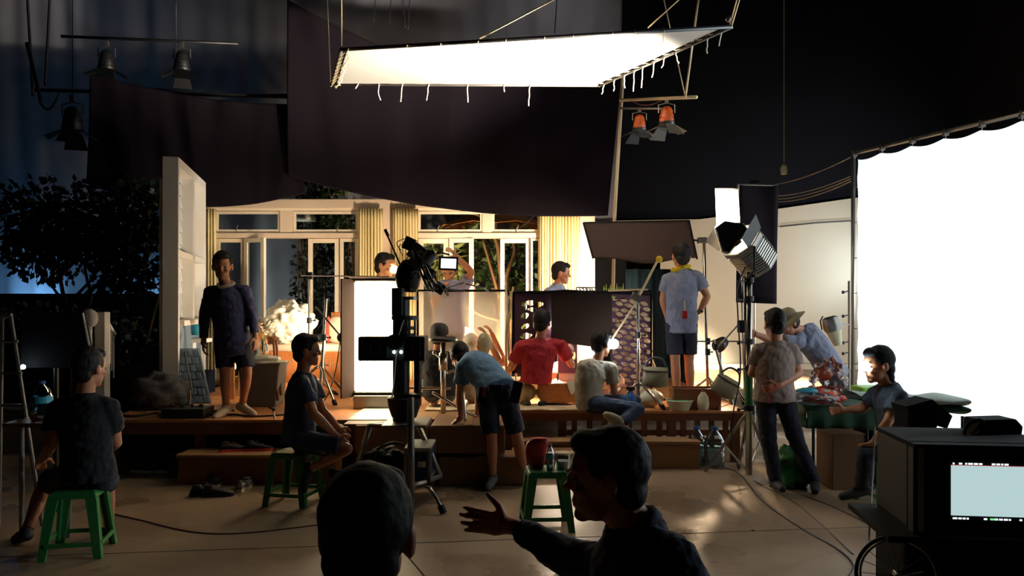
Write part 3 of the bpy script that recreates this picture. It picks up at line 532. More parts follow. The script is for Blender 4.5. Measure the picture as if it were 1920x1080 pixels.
MB().tube([W(512,770,8.3),W(517,790,8.0)],.01).build('handle','chrome',t); MB().cyl(W(505,763,8.3),W(516,769,8.3),.014).build('head','black',t)
t = root('flower_pot',W(275,665,10.3),'dim pot of pink and green flowers left of the white flat','potted plant'); p = W(275,680,10.3)
MB().lathe(p+V((0,0,-.12)),[(.1,0),(.14,.14)],14).build('pot','dgrey',t,smooth='auto'); MB().leaves(p+V((0,0,.12)),(.2,.15,.16),120,.08,ar=.5).build('foliage','leafb',t); MB().leaves(p+V((.05,-.03,.1)),(.2,.15,.14),80,.06,ar=.5).build('blossom','pink',t)
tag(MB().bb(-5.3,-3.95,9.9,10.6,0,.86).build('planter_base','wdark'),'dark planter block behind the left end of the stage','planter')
# C-stands left
t = stand('light_stand',(-2.30,9.55,HS),W(612,560,9.55),'chrome stand with angled leg base between seated man and light bank',r=.02,spread=.5,a0=-1.0,legz=.42)
t2 = stand('light_stand',(-2.55,10.0,HS),W(580,513,10.0),'tall thin stand holding the long horizontal arm before the doorway',r=.016,spread=.35,a0=.4)
MB().cyl(W(565,517,10),W(655,518,9.6),.009).cyl(W(655,519,9.6),W(730,520,9.2),.014).build('arm','chrome',t2); MB().box(W(580,517,9.98),(.07,.06,.09)).build('clamp','black',t2)
MB().cyl(W(592,575,9.5),W(640,632,9.4),.011).build('arm','chrome',t); MB().ell(W(641,633,9.4),.06).box(W(600,590,9.5),(.07,.05,.07)).build('clamp','black',t)
cable([W(645,560,9.3),W(640,620,9.4),W(628,700,9.4),(-2.2,9.2,HS+.02),(-2.5,9.0,HS+.012)],.007,'cableb','thin black cable dropping beside the chrome stand')
# LIGHT BANK
t = root('light_bank',(-1.55,8.95,HS),'bright bank of vertical fluorescent tubes glowing white in black frame','light')
x0,x1 = W(664,0,8.95).x, W(742,0,8.95).x; zt1, zb1 = W(0,527,8.95).z, W(0,735,8.95).z
MB().bb(x0-.03,x1+.03,8.9,9.05,zt1,zt1+.03).build('top_bar','steel',t); MB().bb(x0-.03,x1+.03,8.9,9.05,zb1-.03,zb1).build('bottom_bar','black',t)
n = 6
for i in range(n):
    x = x0+.03+(x1-x0-.06)*i/(n-1); MB().cyl((x,8.95,zb1+.02),(x,8.95,zt1-.02-.05*(i==5)),.03,seg=10).build('tube','tube',t,smooth=True)
MB().bb(x0-.02,x1+.02,9.0,9.004,zb1,zt1).build('diffuser_sheet','frame_cloth',t)
xs = W(655,0,8.9).x
MB().add([(xs-.06,8.75,zb1-.05),(xs+.05,8.95,zb1-.05),(xs+.05,8.95,zt1+.02),(xs-.06,8.75,zt1+.02)],[(0,1,2,3)]).build('side_flag','flag',t,solid=.02)
MB().bb(x0+.02,x1,8.8,8.9,HS,zb1-.03).build('foot','steel',t)
# white folded reflector flap on stage under the bank
tag(MB().bb(-1.63,-1.17,7.9,8.75,HS+.008,HS+.014).build('white_board','white'),'white board lying bright under the light bank','board')
# ================================================================ CAMERA CRANE
cr = root('camera_crane',(-1.05,7.05,0),'black film camera crane column on a triangular steel wheel base','camera crane')
tp = W(772,793,6.75); fl = lambda x,y: G(x,y)
A1 = W(694,797,7.35); A2 = W(783,793,7.35); A3 = W(770,800,6.75)
B1 = W(662,900,7.5); B2 = W(826,893,7.2); B3 = W(772,912,6.65)
for a,b2,nm in ((A1,B1,'leg'),(A2,B2,'leg')): MB().cyl(a,b2,.026).build(nm,'steel',cr,smooth=True)
MB().cyl(W(770,745,6.75),W(771,955,6.62),.03).build('leg','alu',cr,smooth=True)
for a,b2 in ((B1,B2),(B2,B3),(B3,B1),(A1,A2),(A2,A3),(A3,A1)): MB().cyl(a,b2,.021).build('base_tube','steel',cr,smooth=True)
MB().box(W(764,792,7.05),(.38,.5,.02)).build('top_plate','alu',cr)
MB().tube(smoothpath([W(775,918,6.7),W(800,912,6.7),W(812,925,6.6),W(830,958,6.55)],5),.018,8).build('outrigger','chrome',cr,smooth=True); MB().cyl(W(826,948,6.56),W(832,962,6.54),.03).build('rubber_foot','rubber',cr)
MB().tube(smoothpath([B1,B1+V((-.1,-.1,-.02)),G(640,905)],4),.018,8).build('outrigger','chrome',cr,smooth=True)
MB().cyl(W(752,795,7.1),W(752,560,7.1),.075).build('column','black',cr,smooth='auto')
MB().cyl(W(783,760,7.1),W(783,640,7.1),.035).build('column','black',cr,smooth='auto')
MB().lathe(W(758,788,7.05),[(.06,0),(.11,.03),(.14,.12),(.15,.2),(.12,.22)],18).build('ballast_pot','black',cr,smooth='auto')
MB().bb(W(741,0,7.0).x,W(790,0,7.0).x,6.93,7.1,W(0,745,7).z,W(0,738,7).z).build('collar','black',cr)
bx0,bx1 = W(677,0,7.1).x,W(800,0,7.1).x; b = MB()
MB().bb(bx0,bx1,6.95,7.25,W(0,675,7.1).z,W(0,630,7.1).z).build('counterweight_box','black',cr,bev=.012)
for i in range(8): x = bx0+.04+i*(bx1-bx0-.08)/7; b.bb(x-.006,x+.006,6.93,6.95,W(0,668,7.1).z,W(0,634,7.1).z)
b.build('ribs','dgrey',cr); b = MB()
for px,py in ((747,645),(739,660),(752,660)): b.ell(W(px,py,6.93),.014,seg=10,rg=6)
b.build('indicator_lamps','small',cr)
MB().cyl(W(740,641,6.95),W(740,641,6.88),.07,seg=18).build('pivot','black',cr,smooth='auto')
for y0,y1,r in ((592,600,.12),(612,618,.11),(625,631,.10)): MB().cyl(W(759,y1,7.1),W(759,y0,7.1),r,seg=16).build('column_disc','dgrey',cr,smooth='auto')
for px in (741,752,768,778): MB().cyl(W(px,628,7.05),W(px,596,7.05),.012,seg=6).build('column_rod','steel',cr)
MB().bb(W(737,0,7.1).x,W(757,0,7.1).x,7.0,7.2,W(0,592,7.1).z,W(0,540,7.1).z).build('riser','dgrey',cr,bev=.01)
MB().cyl(W(768,562,7.1),W(768,556,7.1),.07,seg=16).build('knob_plate','steel',cr,smooth='auto')
# camera head
def seg(x0,y0,x1,y1,r,m,nm,Y=7.25,r2=None,s=14): return MB().cyl(W(x0,y0,Y),W(x1,y1,Y-.0),r,r2,seg=s).build(nm,m,cr,smooth='auto')
def rbox(px,py,w,h,dp,ang,m,nm,Y=7.25): return MB().box(W(px,py,Y),(w,dp,h),(0,ang,0)).build(nm,m,cr,bev=.008)
blb = MB(); blb.lathe(W(765,548,7.25),[(.07,0),(.1,.05),(.12,.14),(.1,.22),(.05,.29),(.02,.3)],16).build('camera_cover','black',cr,smooth=True)
rbox(768,458,.10,.12,.13,25,'dgrey','viewfinder_hood'); rbox(785,475,.16,.15,.14,35,'alu','lens_box'); rbox(792,478,.07,.05,.15,35,'alu','lens_label',7.23); rbox(778,498,.13,.12,.13,30,'grey','camera_body'); rbox(824,540,.10,.10,.12,35,'dgrey','battery'); rbox(758,520,.12,.12,.12,0,'black','battery')
for i in range(3): seg(770+i*7,465+i*3,803+i*7,545-i*3,.010,'chrome' if i!=1 else 'black','camera_rod',7.2-.06*i)
seg(798,492,812,474,.055,'grey','lens',7.15); seg(811,476,814,472,.03,'black','lens_front',7.13); seg(805,489,800,505,.035,'black','focus_motor',7.2); seg(800,525,812,505,.05,'black','lens',7.22,.045)
seg(722,430,728,443,.014,'rubber','pan_handle'); seg(727,443,752,500,.008,'black','pan_handle')
b = MB()
for i in range(7):
    random.seed(i); x = 770+random.uniform(-12,60); y = 510+random.uniform(-30,30); b.tube(smoothpath([W(x,y,7.1),W(x+random.uniform(-15,15),y+random.uniform(-20,10),7.05),W(x+random.uniform(-15,18),y+random.uniform(-5,25),7.1),W(x+random.uniform(-5,18),y+random.uniform(5,15),7.15)],5),.005,5)
b.tube(smoothpath([W(752,470,7.2),W(744,455,7.2),W(760,447,7.2)],5),.004,5).tube(smoothpath([W(755,480,7.2),W(748,462,7.2),W(764,455,7.2)],5),.004,5)
b.build('camera_cables','dgrey',cr,smooth=True)
seg(812,484,822,472,.008,'black','monitor_arm'); seg(822,472,843,478,.008,'black','monitor_arm')
mn = rbox(841,494,.175,.125,.03,2,'black','monitor',7.2); MB().box(W(841,494,7.18),(.135,.004,.085),(0,2,0)).build('screen',emis('screen_white',(.9,.95,1),2.2),mn)
MB().tube([W(825,545,7.2),W(870,530,7.2)],.007).tube([W(830,541,7.2),W(872,545,7.2)],.007).tube(smoothpath([W(872,532,7.2),W(905,540,7.2),W(917,548,7.3)],4),.007).build('handlebar','white',cr)
cable([W(757,600,6.95),W(745,640,6.9),W(740,700,6.95),W(735,745,6.95)],.006,'white','thin white cable hanging down the crane column')
t = root('flight_case',W(785,900,7.1),'blue flight case with silver edges on the crane base','case'); cc = W(792,865,7.1)
cz = W(0,897,7.0).z; MB().bb(W(763,0,7).x,W(806,0,7).x,6.9,7.35,cz,cz+.27).build('case_body','case',t); b = MB(); X0,X1 = W(762,0,6.98).x,W(807,0,6.98).x
for x in (X0,X1):
    for y in (6.9,7.35): b.bb(x-.012,x+.012,y-.012,y+.012,cz,cz+.27)
for z in (cz,cz+.27):
    for y in (6.9,7.35): b.bb(X0,X1,y-.012,y+.012,z-.012,z+.012)
    for x in (X0,X1): b.bb(x-.012,x+.012,6.9,7.35,z-.012,z+.012)
b.build('edge_trim','alu',t); MB().bb(X1-.1,X1-.03,6.885,6.89,cz+.12,cz+.17).build('latch','chrome',t); MB().bb(X0,X1,6.9,7.35,cz+.27,cz+.285).build('lid','grey',t)
blobcloth('cable_bundle',W(722,868,7.15),(.19,.16,.12),'rubber','dark bundle of cables heaped on the crane base','cable bundle',4,.35)
cable(smoothpath([W(700,880,7.0),W(708,845,7.0),W(735,830,7.0),W(760,835,7.0)],3),.01,'cableb','black cable arching over the bundle on the crane base')
# dolly seat beside the crane
t = root('crew_stool',(-.82,8.3,HS),'round black padded crew seat on a chrome post beside the crane','seat')
p = W(831,640,8.3); MB().lathe(W(831,641,8.3),[(.13,0),(.15,.015),(.15,.035),(.13,.05)],24).build('seat_pad','black',t,smooth='auto'); MB().cyl((p.x,8.3,p.z),(p.x,8.3,HS+.02),.028).build('post','chrome',t,smooth=True)
MB().cyl(p-V((0,0,.12)),p-V((0,0,.3)),.045).build('collar','chrome',t,smooth=True); MB().tube([p-V((0,0,.2)),p+V((-.09,-.02,-.12))],.01).ell(p+V((-.09,-.02,-.12)),.02).build('lever','chrome',t)
MB().tube([p-V((.46,0,.49)),p-V((0,0,.49)),p+V((.08,0,-.49))],.014).build('cross_bar','chrome',t); MB().tube(smoothpath([V((p.x-.1,8.2,HS+.25)),V((p.x+.1,8.1,HS+.15)),V((p.x+.35,8.0,HS+.03))],5),.016).build('foot_rail','chrome',t,smooth=True)
t = root('arch_bar',G(725,770,HS) if False else V((-.65,8.0,HS)),'bent chrome tube standing at the stage front by the bending man','tube')
MB().tube(smoothpath([W(838,700,8.1),W(862,695,8.05),W(868,735,7.95),W(873,790,7.85)],6),.014).build('tube','chrome',t,smooth=True)
# ================================================================ DIFFUSION + FLAGS IN CENTRE
def panel(name, px, Y, m, label, cat, border=None, legs=True, thick=.006, grp=None):
    x0,y0,x1,y1 = px; t = root(name, W((x0+x1)/2,y1,Y), label, cat, grp); a,b2,c2,d2 = W(x0,y0,Y),W(x1,y0,Y),W(x1,y1,Y),W(x0,y1,Y)
    if m: MB().grid(lambda u,v: d2.lerp(c2,u).lerp(a.lerp(b2,u),v)+V((0,.012*math.sin(u*7+v*4),0)),20,14).build('cloth',m,t,smooth=True)
    if border:
        for p,q in ((a,b2),(b2,c2),(c2,d2),(d2,a)): MB().cyl(p,q,.014).build('frame_tube',border,t)
    return t
t = panel('sheer_frame',(783,545,953,712),9.35,'diff','sheer cream diffusion frame with the operator seen through it','diffusion frame','blackm')
MB().cyl(W(787,712,9.35),V((W(787,0,9.35).x,9.35,HS)),.012).cyl(W(949,712,9.35),V((W(949,0,9.35).x,9.35,HS)),.012).build('foot','steel',t)
t = root('purple_flag',(.75,9.2,HS),'purple flag cloth with swirl cut-outs left of the dark panel','flag')
def holes_sheet(x0,y0,x1,y1,Y,nx,ny,test,m,par,nm):
    vs = {}; b = MB(); out = []; 
    for j in range(ny):
        for i in range(nx):
            u,v = (i+.5)/nx,(j+.5)/ny
            if test(x0+(x1-x0)*u,y0+(y1-y0)*v): continue
            ids = []
            for di,dj in ((0,0),(1,0),(1,1),(0,1)):
                k = (i+di,j+dj)
                if k not in vs: vs[k] = len(b.v); b.v.append(W(x0+(x1-x0)*k[0]/nx,y0+(y1-y0)*k[1]/ny,Y))
                ids.append(vs[k])
            b.f.append(tuple(reversed(ids)))
    return b.build(nm,m,par,solid=.004)
def inl(x,y,cx,cy,L,w,a):
    dx,dy = x-cx,y-cy; u = dx*math.cos(a)+dy*math.sin(a); v = -dx*math.sin(a)+dy*math.cos(a); return abs(u)<L and abs(v)<w*(1-(u/L)**2)
sw = [(983,573,9,5,1.2),(994,568,8,5,.3),(1010,571,10,5,-.2),(1002,568,6,5,1.0),(998,580,9,4,0),(984,592,6,8,1.2),(985,612,5,9,1.2),(986,630,6,12,1.4)]
holes_sheet(962,548,1036,700,9.2,74,150,lambda x,y: any(inl(x,y,*s_) for s_ in sw),'flagp',t,'cloth')
MB().tube([W(963,548,9.19),W(962,700,9.19)],.016).tube([W(962,548,9.19),W(1222,546,9.15)],.016).build('frame_tube','blackm',t)
t = root('dark_flag',(.85,9.12,HS),'plain dark brown flag panel at centre behind the red-shirt man','flag')
a,b2,c2,d2 = W(1034,546,9.1),W(1147,549,9.1),W(1146,655,9.1),W(1033,640,9.1)
MB().grid(lambda u,v: d2.lerp(c2,u).lerp(a.lerp(b2,u),v),4,4).build('cloth','flag',t,solid=.008)
MB().tube([W(1000,549,9.08),W(1060,545,9.08),W(1220,552,9.08)],.014).build('top_tube','blackm',t); b = MB()
for i in range(5): b.tube(smoothpath([W(1085+6*i,549,9.05),W(1080+7*i,540,9.05),W(1092+6*i,540,9.05),W(1096+5*i,549,9.05)],4),.007,5)
b.build('cord_knot','cableb',t,smooth=True)
MB().cyl(W(1146,655,9.1),V((W(1146,0,9.1).x,9.1,HS)),.012).build('foot','black',t)
t = root('leaf_cutout_flag',(1.25,9.15,HS),'purple-brown panel full of leaf-shaped holes beside the standing man','cut-out panel')
lv = []; random.seed(4)
for j in range(17):
    for i in range(4):
        lv.append((1152+18*i+(8 if j%2 else 0)+random.uniform(-2,2),560+10*j+random.uniform(-1,1)+3*i,8.5,3.9,.35-.12*(j%3)))
holes_sheet(1146,551,1221,728,9.15,110,240,lambda x,y: any(inl(x,y,*s_) for s_ in lv),'flagp',t,'cloth'); MB().cyl(W(1221,550,9.14),W(1221,730,9.14),.012).build('frame_tube','blackm',t)
MB().cyl(W(1221,730,9.14),V((W(1221,0,9.14).x,9.14,HS)),.012).build('foot','black',t)
tag(MB().grid(lambda u,v: W(1150,0,9.5).lerp(W(1222,0,9.5),u)*V((1,1,0)).length if 0 else V((W(1150+74*u,0,9.5).x,9.5+.03*math.sin(u*20),HS+.02+1.2*v)),24,4).build('added_backing_cloth','pcream',smooth=True,solid=.004),'pale pinkish cloth added behind the leaf cut-out panel to brighten its holes','cloth')  # cloth added so that the leaf holes show bright
t = root('basket_flag',(.95,9.6,HS),'small patterned cut-out flag beside the wicker basket','cut-out panel')
lv2 = [(1062,640,12,4,-.3),(1070,650,10,4,.8),(1075,665,10,4,1.4),(1074,682,9,4,1.3),(1060,655,8,4,.6)]
holes_sheet(1046,634,1082,700,9.5,60,90,lambda x,y: any(inl(x,y,*s_) for s_ in lv2),'flagp',t,'cloth'); MB().cyl(W(1046,700,9.5),V((W(1046,0,9.5).x,9.5,HS)),.01).build('foot','black',t)
t = root('light_green_cones',W(1165,548,9.9),'row of bright yellow-green plastic crates behind the leaf panel','crate'); b = MB(); p0,p1 = W(1132,549,9.9),W(1168,549,9.9); b.bb(p0.x,p1.x,9.88,9.98,p0.z-.06,p0.z+.02)
for i in range(10): x = p0.x+(p1.x-p0.x)*i/9; b.prism([V((x-.012,9.88,p0.z)),V((x+.012,9.88,p0.z)),V((x+.004,9.88,p0.z+.09+.03*math.sin(i*2.3)))],(0,.02,0))
b.build('crate','lime',t); MB().cyl((p0.x+.1,9.93,p0.z-.05),(p0.x+.1,9.93,HS),.015).build('foot','black',t); t.name = 'spiky_crate'; t['label'] = 'bright yellow-green spiky plastic rack behind the top of leaf panel'; ORG[t.name] = ORG.get('light_green_cones')
# tilted black flag overhead + its stand
t = root('tilted_flag',(2.3,8.9,HS),'large dark flag tilted high above the cut-out panels, on a chrome stand','flag')
a,b2,c2,d2 = W(1094,418,10.0),W(1292,414,10.1),W(1307,485,9.5),W(1112,484,9.4)
MB().grid(lambda u,v: d2.lerp(c2,u).lerp(a.lerp(b2,u),v)+V((0,0,-.04*math.sin(u*PI)*(1-v)+.02*math.sin(u*9)*(1-v))),24,10).build('cloth','flag',t,smooth=True,solid=.006); b = MB()
for p,q in ((a,b2),(b2,c2),(d2,a)): b.cyl(p,q,.012)
b.build('frame_tube','blackm',t); pb = V((W(1328,0,9.1).x,9.1,HS)); MB().cyl(pb,W(1320,455,9.1),.017).build('pole','chrome',t,smooth=True); MB().cyl(W(1300,450,9.8),W(1316,452,9.12),.012).build('arm','chrome',t); MB().box(W(1317,451,9.1),(.11,.07,.07)).build('clamp','chrome',t,bev=.01)
for i in range(3): a_ = .6+2*PI*i/3; MB().cyl(pb+V((0,0,.32)),pb+V((.38*math.cos(a_),.38*math.sin(a_),.01)),.013).build('leg','chrome',t)
for y in (640,660): MB().cyl(W(1327,y-6,9.1),W(1327,y+6,9.1),.03).tube([W(1327,y,9.1),W(1337,y,9.05)],.008).build('collar','black',t)
# bank of stands at centre-right
t = stand('light_stand',(1.42,8.95,HS),W(1196,545,8.95),'chrome stand in front of the leaf cut-out panel',spread=.3,a0=-.6)
MB().cyl(W(1140,545,9.0),W(1215,543,8.95),.01).cyl(W(1196,560,8.93),W(1232,490,8.85),.014).cyl(W(1196,562,8.93),W(1148,635,8.9),.012).build('arm','rope',t); MB().ell(W(1236,486,8.85),.038).build('tennis_ball','yellow',t,smooth=True); MB().box(W(1193,558,8.93),(.12,.06,.08),(0,30,0)).build('clamp','steel',t)
t = stand('light_stand',(2.42,8.75,HS),W(1338,637,8.75),'short chrome stand right of the standing man with cross arm',spread=.35,a0=.9,knobs=(.9,.4)); MB().cyl(W(1305,640,8.75),W(1400,640,8.75),.008).cyl(W(1342,655,8.74),W(1385,608,8.74),.01).build('arm','steel',t)
t = stand('light_stand',(1.55,9.5,HS),W(1213,600,9.5),'stand behind the leaf panel edge, by the standing man',spread=.3,a0=.3); MB().cyl(W(1213,650,9.5),W(1232,700,9.3),.014).cyl(W(1204,600,9.5),W(1226,690,9.35),.011).build('arm','rope',t)
t = root('bundle_of_poles',(.0,9.25,HS),'bundle of thin poles leaning between the sheer frame and purple flag','poles'); b = MB()
for i,(xa_,xb_) in enumerate(((948,956),(962,950),(957,966),(953,948))): b.tube([W(xa_,530+i*8,9.3),W(xb_,640,9.25),V((W(xb_+2,0,9.2).x,9.2,HS))],.011)
b.build('poles','rope',t,smooth=True); t.name='leaning_poles'
# folding bags (sandbags)
def sandbag(p, w, h, rot, label):
    p = V(p); t = root('sandbag', p, label, 'sandbag', 'canvas weight bags'); m = Matrix.Rotation(R(rot),3,'Y')
    def fn(u,v,s): x = (u-.5)*w*(1-.08*v); z = (v-.5)*h-.03*math.sin(u*PI)*(1-v); y = s*(.06*math.sin(u*PI)**.5*math.sin(max(.02,v)*PI)**.5); return p+m@V((x,y,z+h/2))
    b = MB(); b.grid(lambda u,v: fn(u,v,-1),14,10); b.grid(lambda u,v: fn(1-u,v,1),14,10); b.build('bag','canvas',t,smooth=True)
    MB().tube([p+m@V(q) for q in ((-w*.5,-.03,h*.78),(0,-.065,h*.76),(w*.5,-.03,h*.78))],.008).build('trim','dgrey',t)
    MB().tube(smoothpath([p+m@V(q) for q in ((-w*.4,0,h),(-w*.2,0,h+.09),(w*.2,0,h+.09),(w*.4,0,h))],4),.012).build('handle','dgrey',t,smooth=True); return t
sandbag(W(1228,722,8.75),.29,.2,3,'canvas sandbag standing beside the leaf cut-out panel'); sandbag(W(1352,738,8.6),.28,.2,30,'tilted canvas sandbag hanging off the short stand')
# floor things on stage front right
t = root('wooden_crate',(2.0,8.85,HS),'brown wooden crate behind the cream basin, at standing man feet','crate'); X0,X1 = W(1262,0,8.8).x,W(1350,0,8.8).x; b = MB()
b.bb(X0,X1,8.75,8.77,HS,.8).bb(X0,X1,9.02,9.04,HS,.8).bb(X0,X0+.02,8.77,9.02,HS,.8).bb(X1-.02,X1,8.77,9.02,HS,.8).bb(X0,X1,8.76,9.03,HS,HS+.02); b.build('crate_body','woodd',t,bev=.003)
def lathe_t(name, p, prof, m, label, cat, seg=22, **k): return tag(MB().lathe(p,prof,seg,**k).build(name,m,smooth='auto'),label,cat)
p = V((W(1276,0,8.68).x,8.72+.02,HS)); t = root('basin',p,'round cream plastic basin with green inside on the stage edge','basin')
MB().lathe(p,[(.10,.0),(.105,.005),(.145,.10),(.155,.105),(.15,.112),(.135,.1)],28,caps=True).build('bowl','cream',t,smooth='auto'); MB().lathe(p,[(.001,.101),(.134,.101),(.134,.105),(.001,.106)],24).build('inner','mint',t)
p = V((W(1320,0,8.68).x,8.72,HS)); t = root('detergent_bottle',p,'white squeeze bottle with brown cap beside the cream basin','bottle'); MB().lathe(p,[(.05,0),(.06,.02),(.065,.08),(.055,.15),(.02,.2)],18).build('bottle_body','cream',t,smooth='auto'); MB().cyl(p+V((0,0,.2)),p+V((0,0,.24)),.018).build('cap','woodd',t)
p = V((W(1184,0,8.78).x,8.78,HS)); t = root('spray_bottle',p,'blue spray bottle with black trigger at the stage edge','bottle'); MB().lathe(p,[(.045,0),(.05,.01),(.05,.13),(.022,.18),(.02,.2)],16).build('bottle_body','blue',t,smooth='auto'); MB().box(p+V((-.01,0,.23)),(.09,.03,.035)).cyl(p+V((0,0,.2)),p+V((0,0,.23)),.015).box(p+V((-.03,0,.19)),(.012,.015,.05),(0,20,0)).build('trigger','black',t)
t = root('paint_brush',W(1240,768,8.7),'wide brush lying with black bristles left of the cream basin','brush'); MB().cyl(W(1228,732,8.9),W(1241,758,8.7),.014).build('handle','cream',t); MB().box(W(1244,764,8.69),(.035,.02,.06),(0,-25,0)).build('bristles','black',t)
t = root('pitcher',W(1215,760,9.0),'clear plastic tub on its side behind the brush','tub'); MB().ell(V((W(1218,0,9).x,9.0,HS+.1)),(.16,.12,.1)).build('tub_body','cream',t,smooth=True)
t = root('wicker_basket',W(1050,722,9.2),'orange wicker basket with a white cloth over its edge','basket'); p = V((W(1048,0,9.15).x,9.15,HS+.04)); rings = [[p+V((sx*a,sy*.15,z)) for sx,sy in ((-1,-1),(1,-1),(1,1),(-1,1))] for a,z in ((.22,0),(.25,.23))]
MB().loft(rings).build('basket_body','basket',t,bev=.02); MB().prism([p+V((.08,-.16,.25)),p+V((.2,-.165,.25)),p+V((.16,-.17,.12)),p+V((.13,-.17,.1)),p+V((.1,-.17,.17))],(0,.01,0)).build('cloth','whitec',t,solid=.004)
def rug(u,v): return V((W(800,0,8.8).x+ (W(1115,0,8.8).x-W(800,0,8.8).x)*u, 8.62+.5*v+.02*math.sin(u*40)*(1 if v in (0,1) else .2), HS+.012+.004*math.sin(u*30)*math.sin(v*9)))
tag(MB().grid(rug,80,10).build('rag_rug','rug',smooth=True,solid=.012),'cream woven rug under the kneeling crew on the stage front','rug')
# green stools
def stool(p, label, rz=0):
    p = V(p); t = root('plastic_stool', p, label, 'stool', 'green plastic stools'); hs, ht, hb = .45, .145, .20
    MB().loft([[p+V((sx*a,sy*a,z)) for sx,sy in ((-1,-1),(1,-1),(1,1),(-1,1))] for a,z in ((ht+.01,hs-.05),(ht,hs-.008),(ht-.012,hs))]).build('seat','green',t,bev=.006)
    for sx in (-1,1):
        for sy in (-1,1):
            def rg(a, w_, z): 
                cx, cy = sx*a, sy*a; return [p+V((cx,cy,z)),p+V((cx-sx*w_,cy,z)),p+V((cx-sx*w_,cy-sy*.022,z)),p+V((cx-sx*.022,cy-sy*.022,z)),p+V((cx-sx*.022,cy-sy*w_,z)),p+V((cx,cy-sy*w_,z))]
            MB().loft([rg(hb,.05,0),rg(ht+.01,.07,hs-.05)]).build('leg','green',t)
    q = hb*.78+ht*.22; b = MB()
    for s_ in (-1,1): b.box(p+V((0,s_*q,.1)),(2*q-.06,.012,.03)).box(p+V((s_*q,0,.1)),(.012,2*q-.06,.03))
    b.build('cross_bars','green',t)
    if rz: t.rotation_euler = (0,0,R(rz))
    return t
stool((-1.9,6.95,0),'green plastic stool under the seated man in profile near the shoes',-12)
stool((-3.02,5.55,0),'green plastic stool under the man seen from behind at far left',12)
stool(((1024-960)/F*6.2,6.2,0),'green plastic stool holding the red bag, bottle and jar',4)
stool((3.25,6.9,0),'green plastic stool under the seated person by the glowing frame',8)
# things on the middle stool
Y0 = 6.2; zs = .45
p = V((W(1006,0,Y0).x,Y0+.02,zs)); t = root('red_bag',p,'open red plastic bag standing on the middle green stool','bag')
b = MB(); b.loft([[p+V((rx*math.cos(a)+ox,.05*math.sin(a),z)) for a in [2*PI*i/14 for i in range(14)]] for rx,z,ox in ((.05,0,0),(.075,.06,-.005),(.085,.14,-.005),(.09,.19,.01),(.07,.23,.025))]); b.build('bag_body','red',t,smooth=True)
def bottle(p, r, h, label, m='clear', cap='blue', name='water_bottle', grp='water bottles'):
    p = V(p); t = root(name,p,label,'bottle',grp); MB().lathe(p,[(r*.8,0),(r,r*.2),(r,h*.35),(r*.94,h*.4),(r,h*.45),(r,h*.62),(r*.75,h*.78),(r*.32,h*.9),(r*.3,h*.94)],20).build('bottle_body',m,t,smooth=True)
    MB().lathe(p,[(r*.93,.01),(r*.93,h*.5),(r*.9,h*.505)],18).build('water',m,t,smooth=True); MB().cyl(p+V((0,0,h*.93)),p+V((0,0,h)),r*.36).build('cap',cap,t); MB().lathe(p,[(r*1.01,h*.45),(r*1.01,h*.62)],20,caps=False).build('label','teal' if name=='water_bottle' and h<.3 else m,t); return t
bottle((W(1032,0,Y0-.06).x,Y0-.08,zs),.030,.2,'small water bottle with blue label on the middle green stool')
p = V((W(1056,0,Y0).x,Y0,zs)); t = root('snack_jar',p,'squat clear jar of snacks on the middle green stool','jar'); MB().lathe(p,[(.055,0),(.062,.01),(.062,.11)],20).build('jar','clear',t,smooth='auto'); MB().lathe(p,[(.055,.005),(.056,.06),(.001,.065)],16).build('snacks','cream',t); MB().cyl(p+V((0,0,.11)),p+V((0,0,.125)),.066,seg=22).build('lid','cream',t)
# large water bottles by the step
bottle((W(1313,0,8.3).x+.02,8.55,0),.10,.42,'large clear water bottle with blue cap, left of the pair'); bottle((W(1342,0,8.4).x,8.45,0),.11,.43,'large clear water bottle with blue cap, right of the pair')
# shoes
def shoe(p, rz, label, m, sole='cream', name='shoe', grp='shoes left at the stage'):
    p = V(p); t = root(name,p,label,'shoe',grp); rings = []
    for y,wd,h in ((-.13,.03,.05),(-.11,.036,.085),(-.06,.038,.09),(0,.042,.07),(.06,.048,.055),(.11,.04,.04),(.135,.02,.03)): rings.append([p+V((wd*math.cos(a),y,.022+(h-.02)*(.5+.5*math.sin(a)))) for a in [2*PI*i/12 for i in range(12)]])
    MB().loft(rings).build('upper',m,t,smooth=True)
    MB().loft([[p+V((wd*s_,y,z)) for s_,z in ((-1,0),(1,0),(1.02,.025),(-1.02,.025))] for y,wd in ((-.14,.025),(-.11,.042),(0,.045),(.07,.053),(.12,.045),(.145,.02))]).build('sole',sole,t)
    MB().ell(p+V((0,-.075,.09)),(.026,.04,.012)).build('opening','black',t,smooth=True); b = MB()
    for i in range(3): b.tube([p+V((-.025,-.01+.025*i,.087-.011*i)),p+V((.025,-.002+.025*i,.087-.011*i))],.004,5)
    b.build('laces',sole,t); t.rotation_euler = (0,0,R(rz)); return t
M['shoegrey'] = mat('shoe_grey', c(110,108,106), .8); M['shoeblk'] = mat('shoe_black', c(34,32,34), .7); M['coral'] = mat('coral', c(240,90,70), .6)
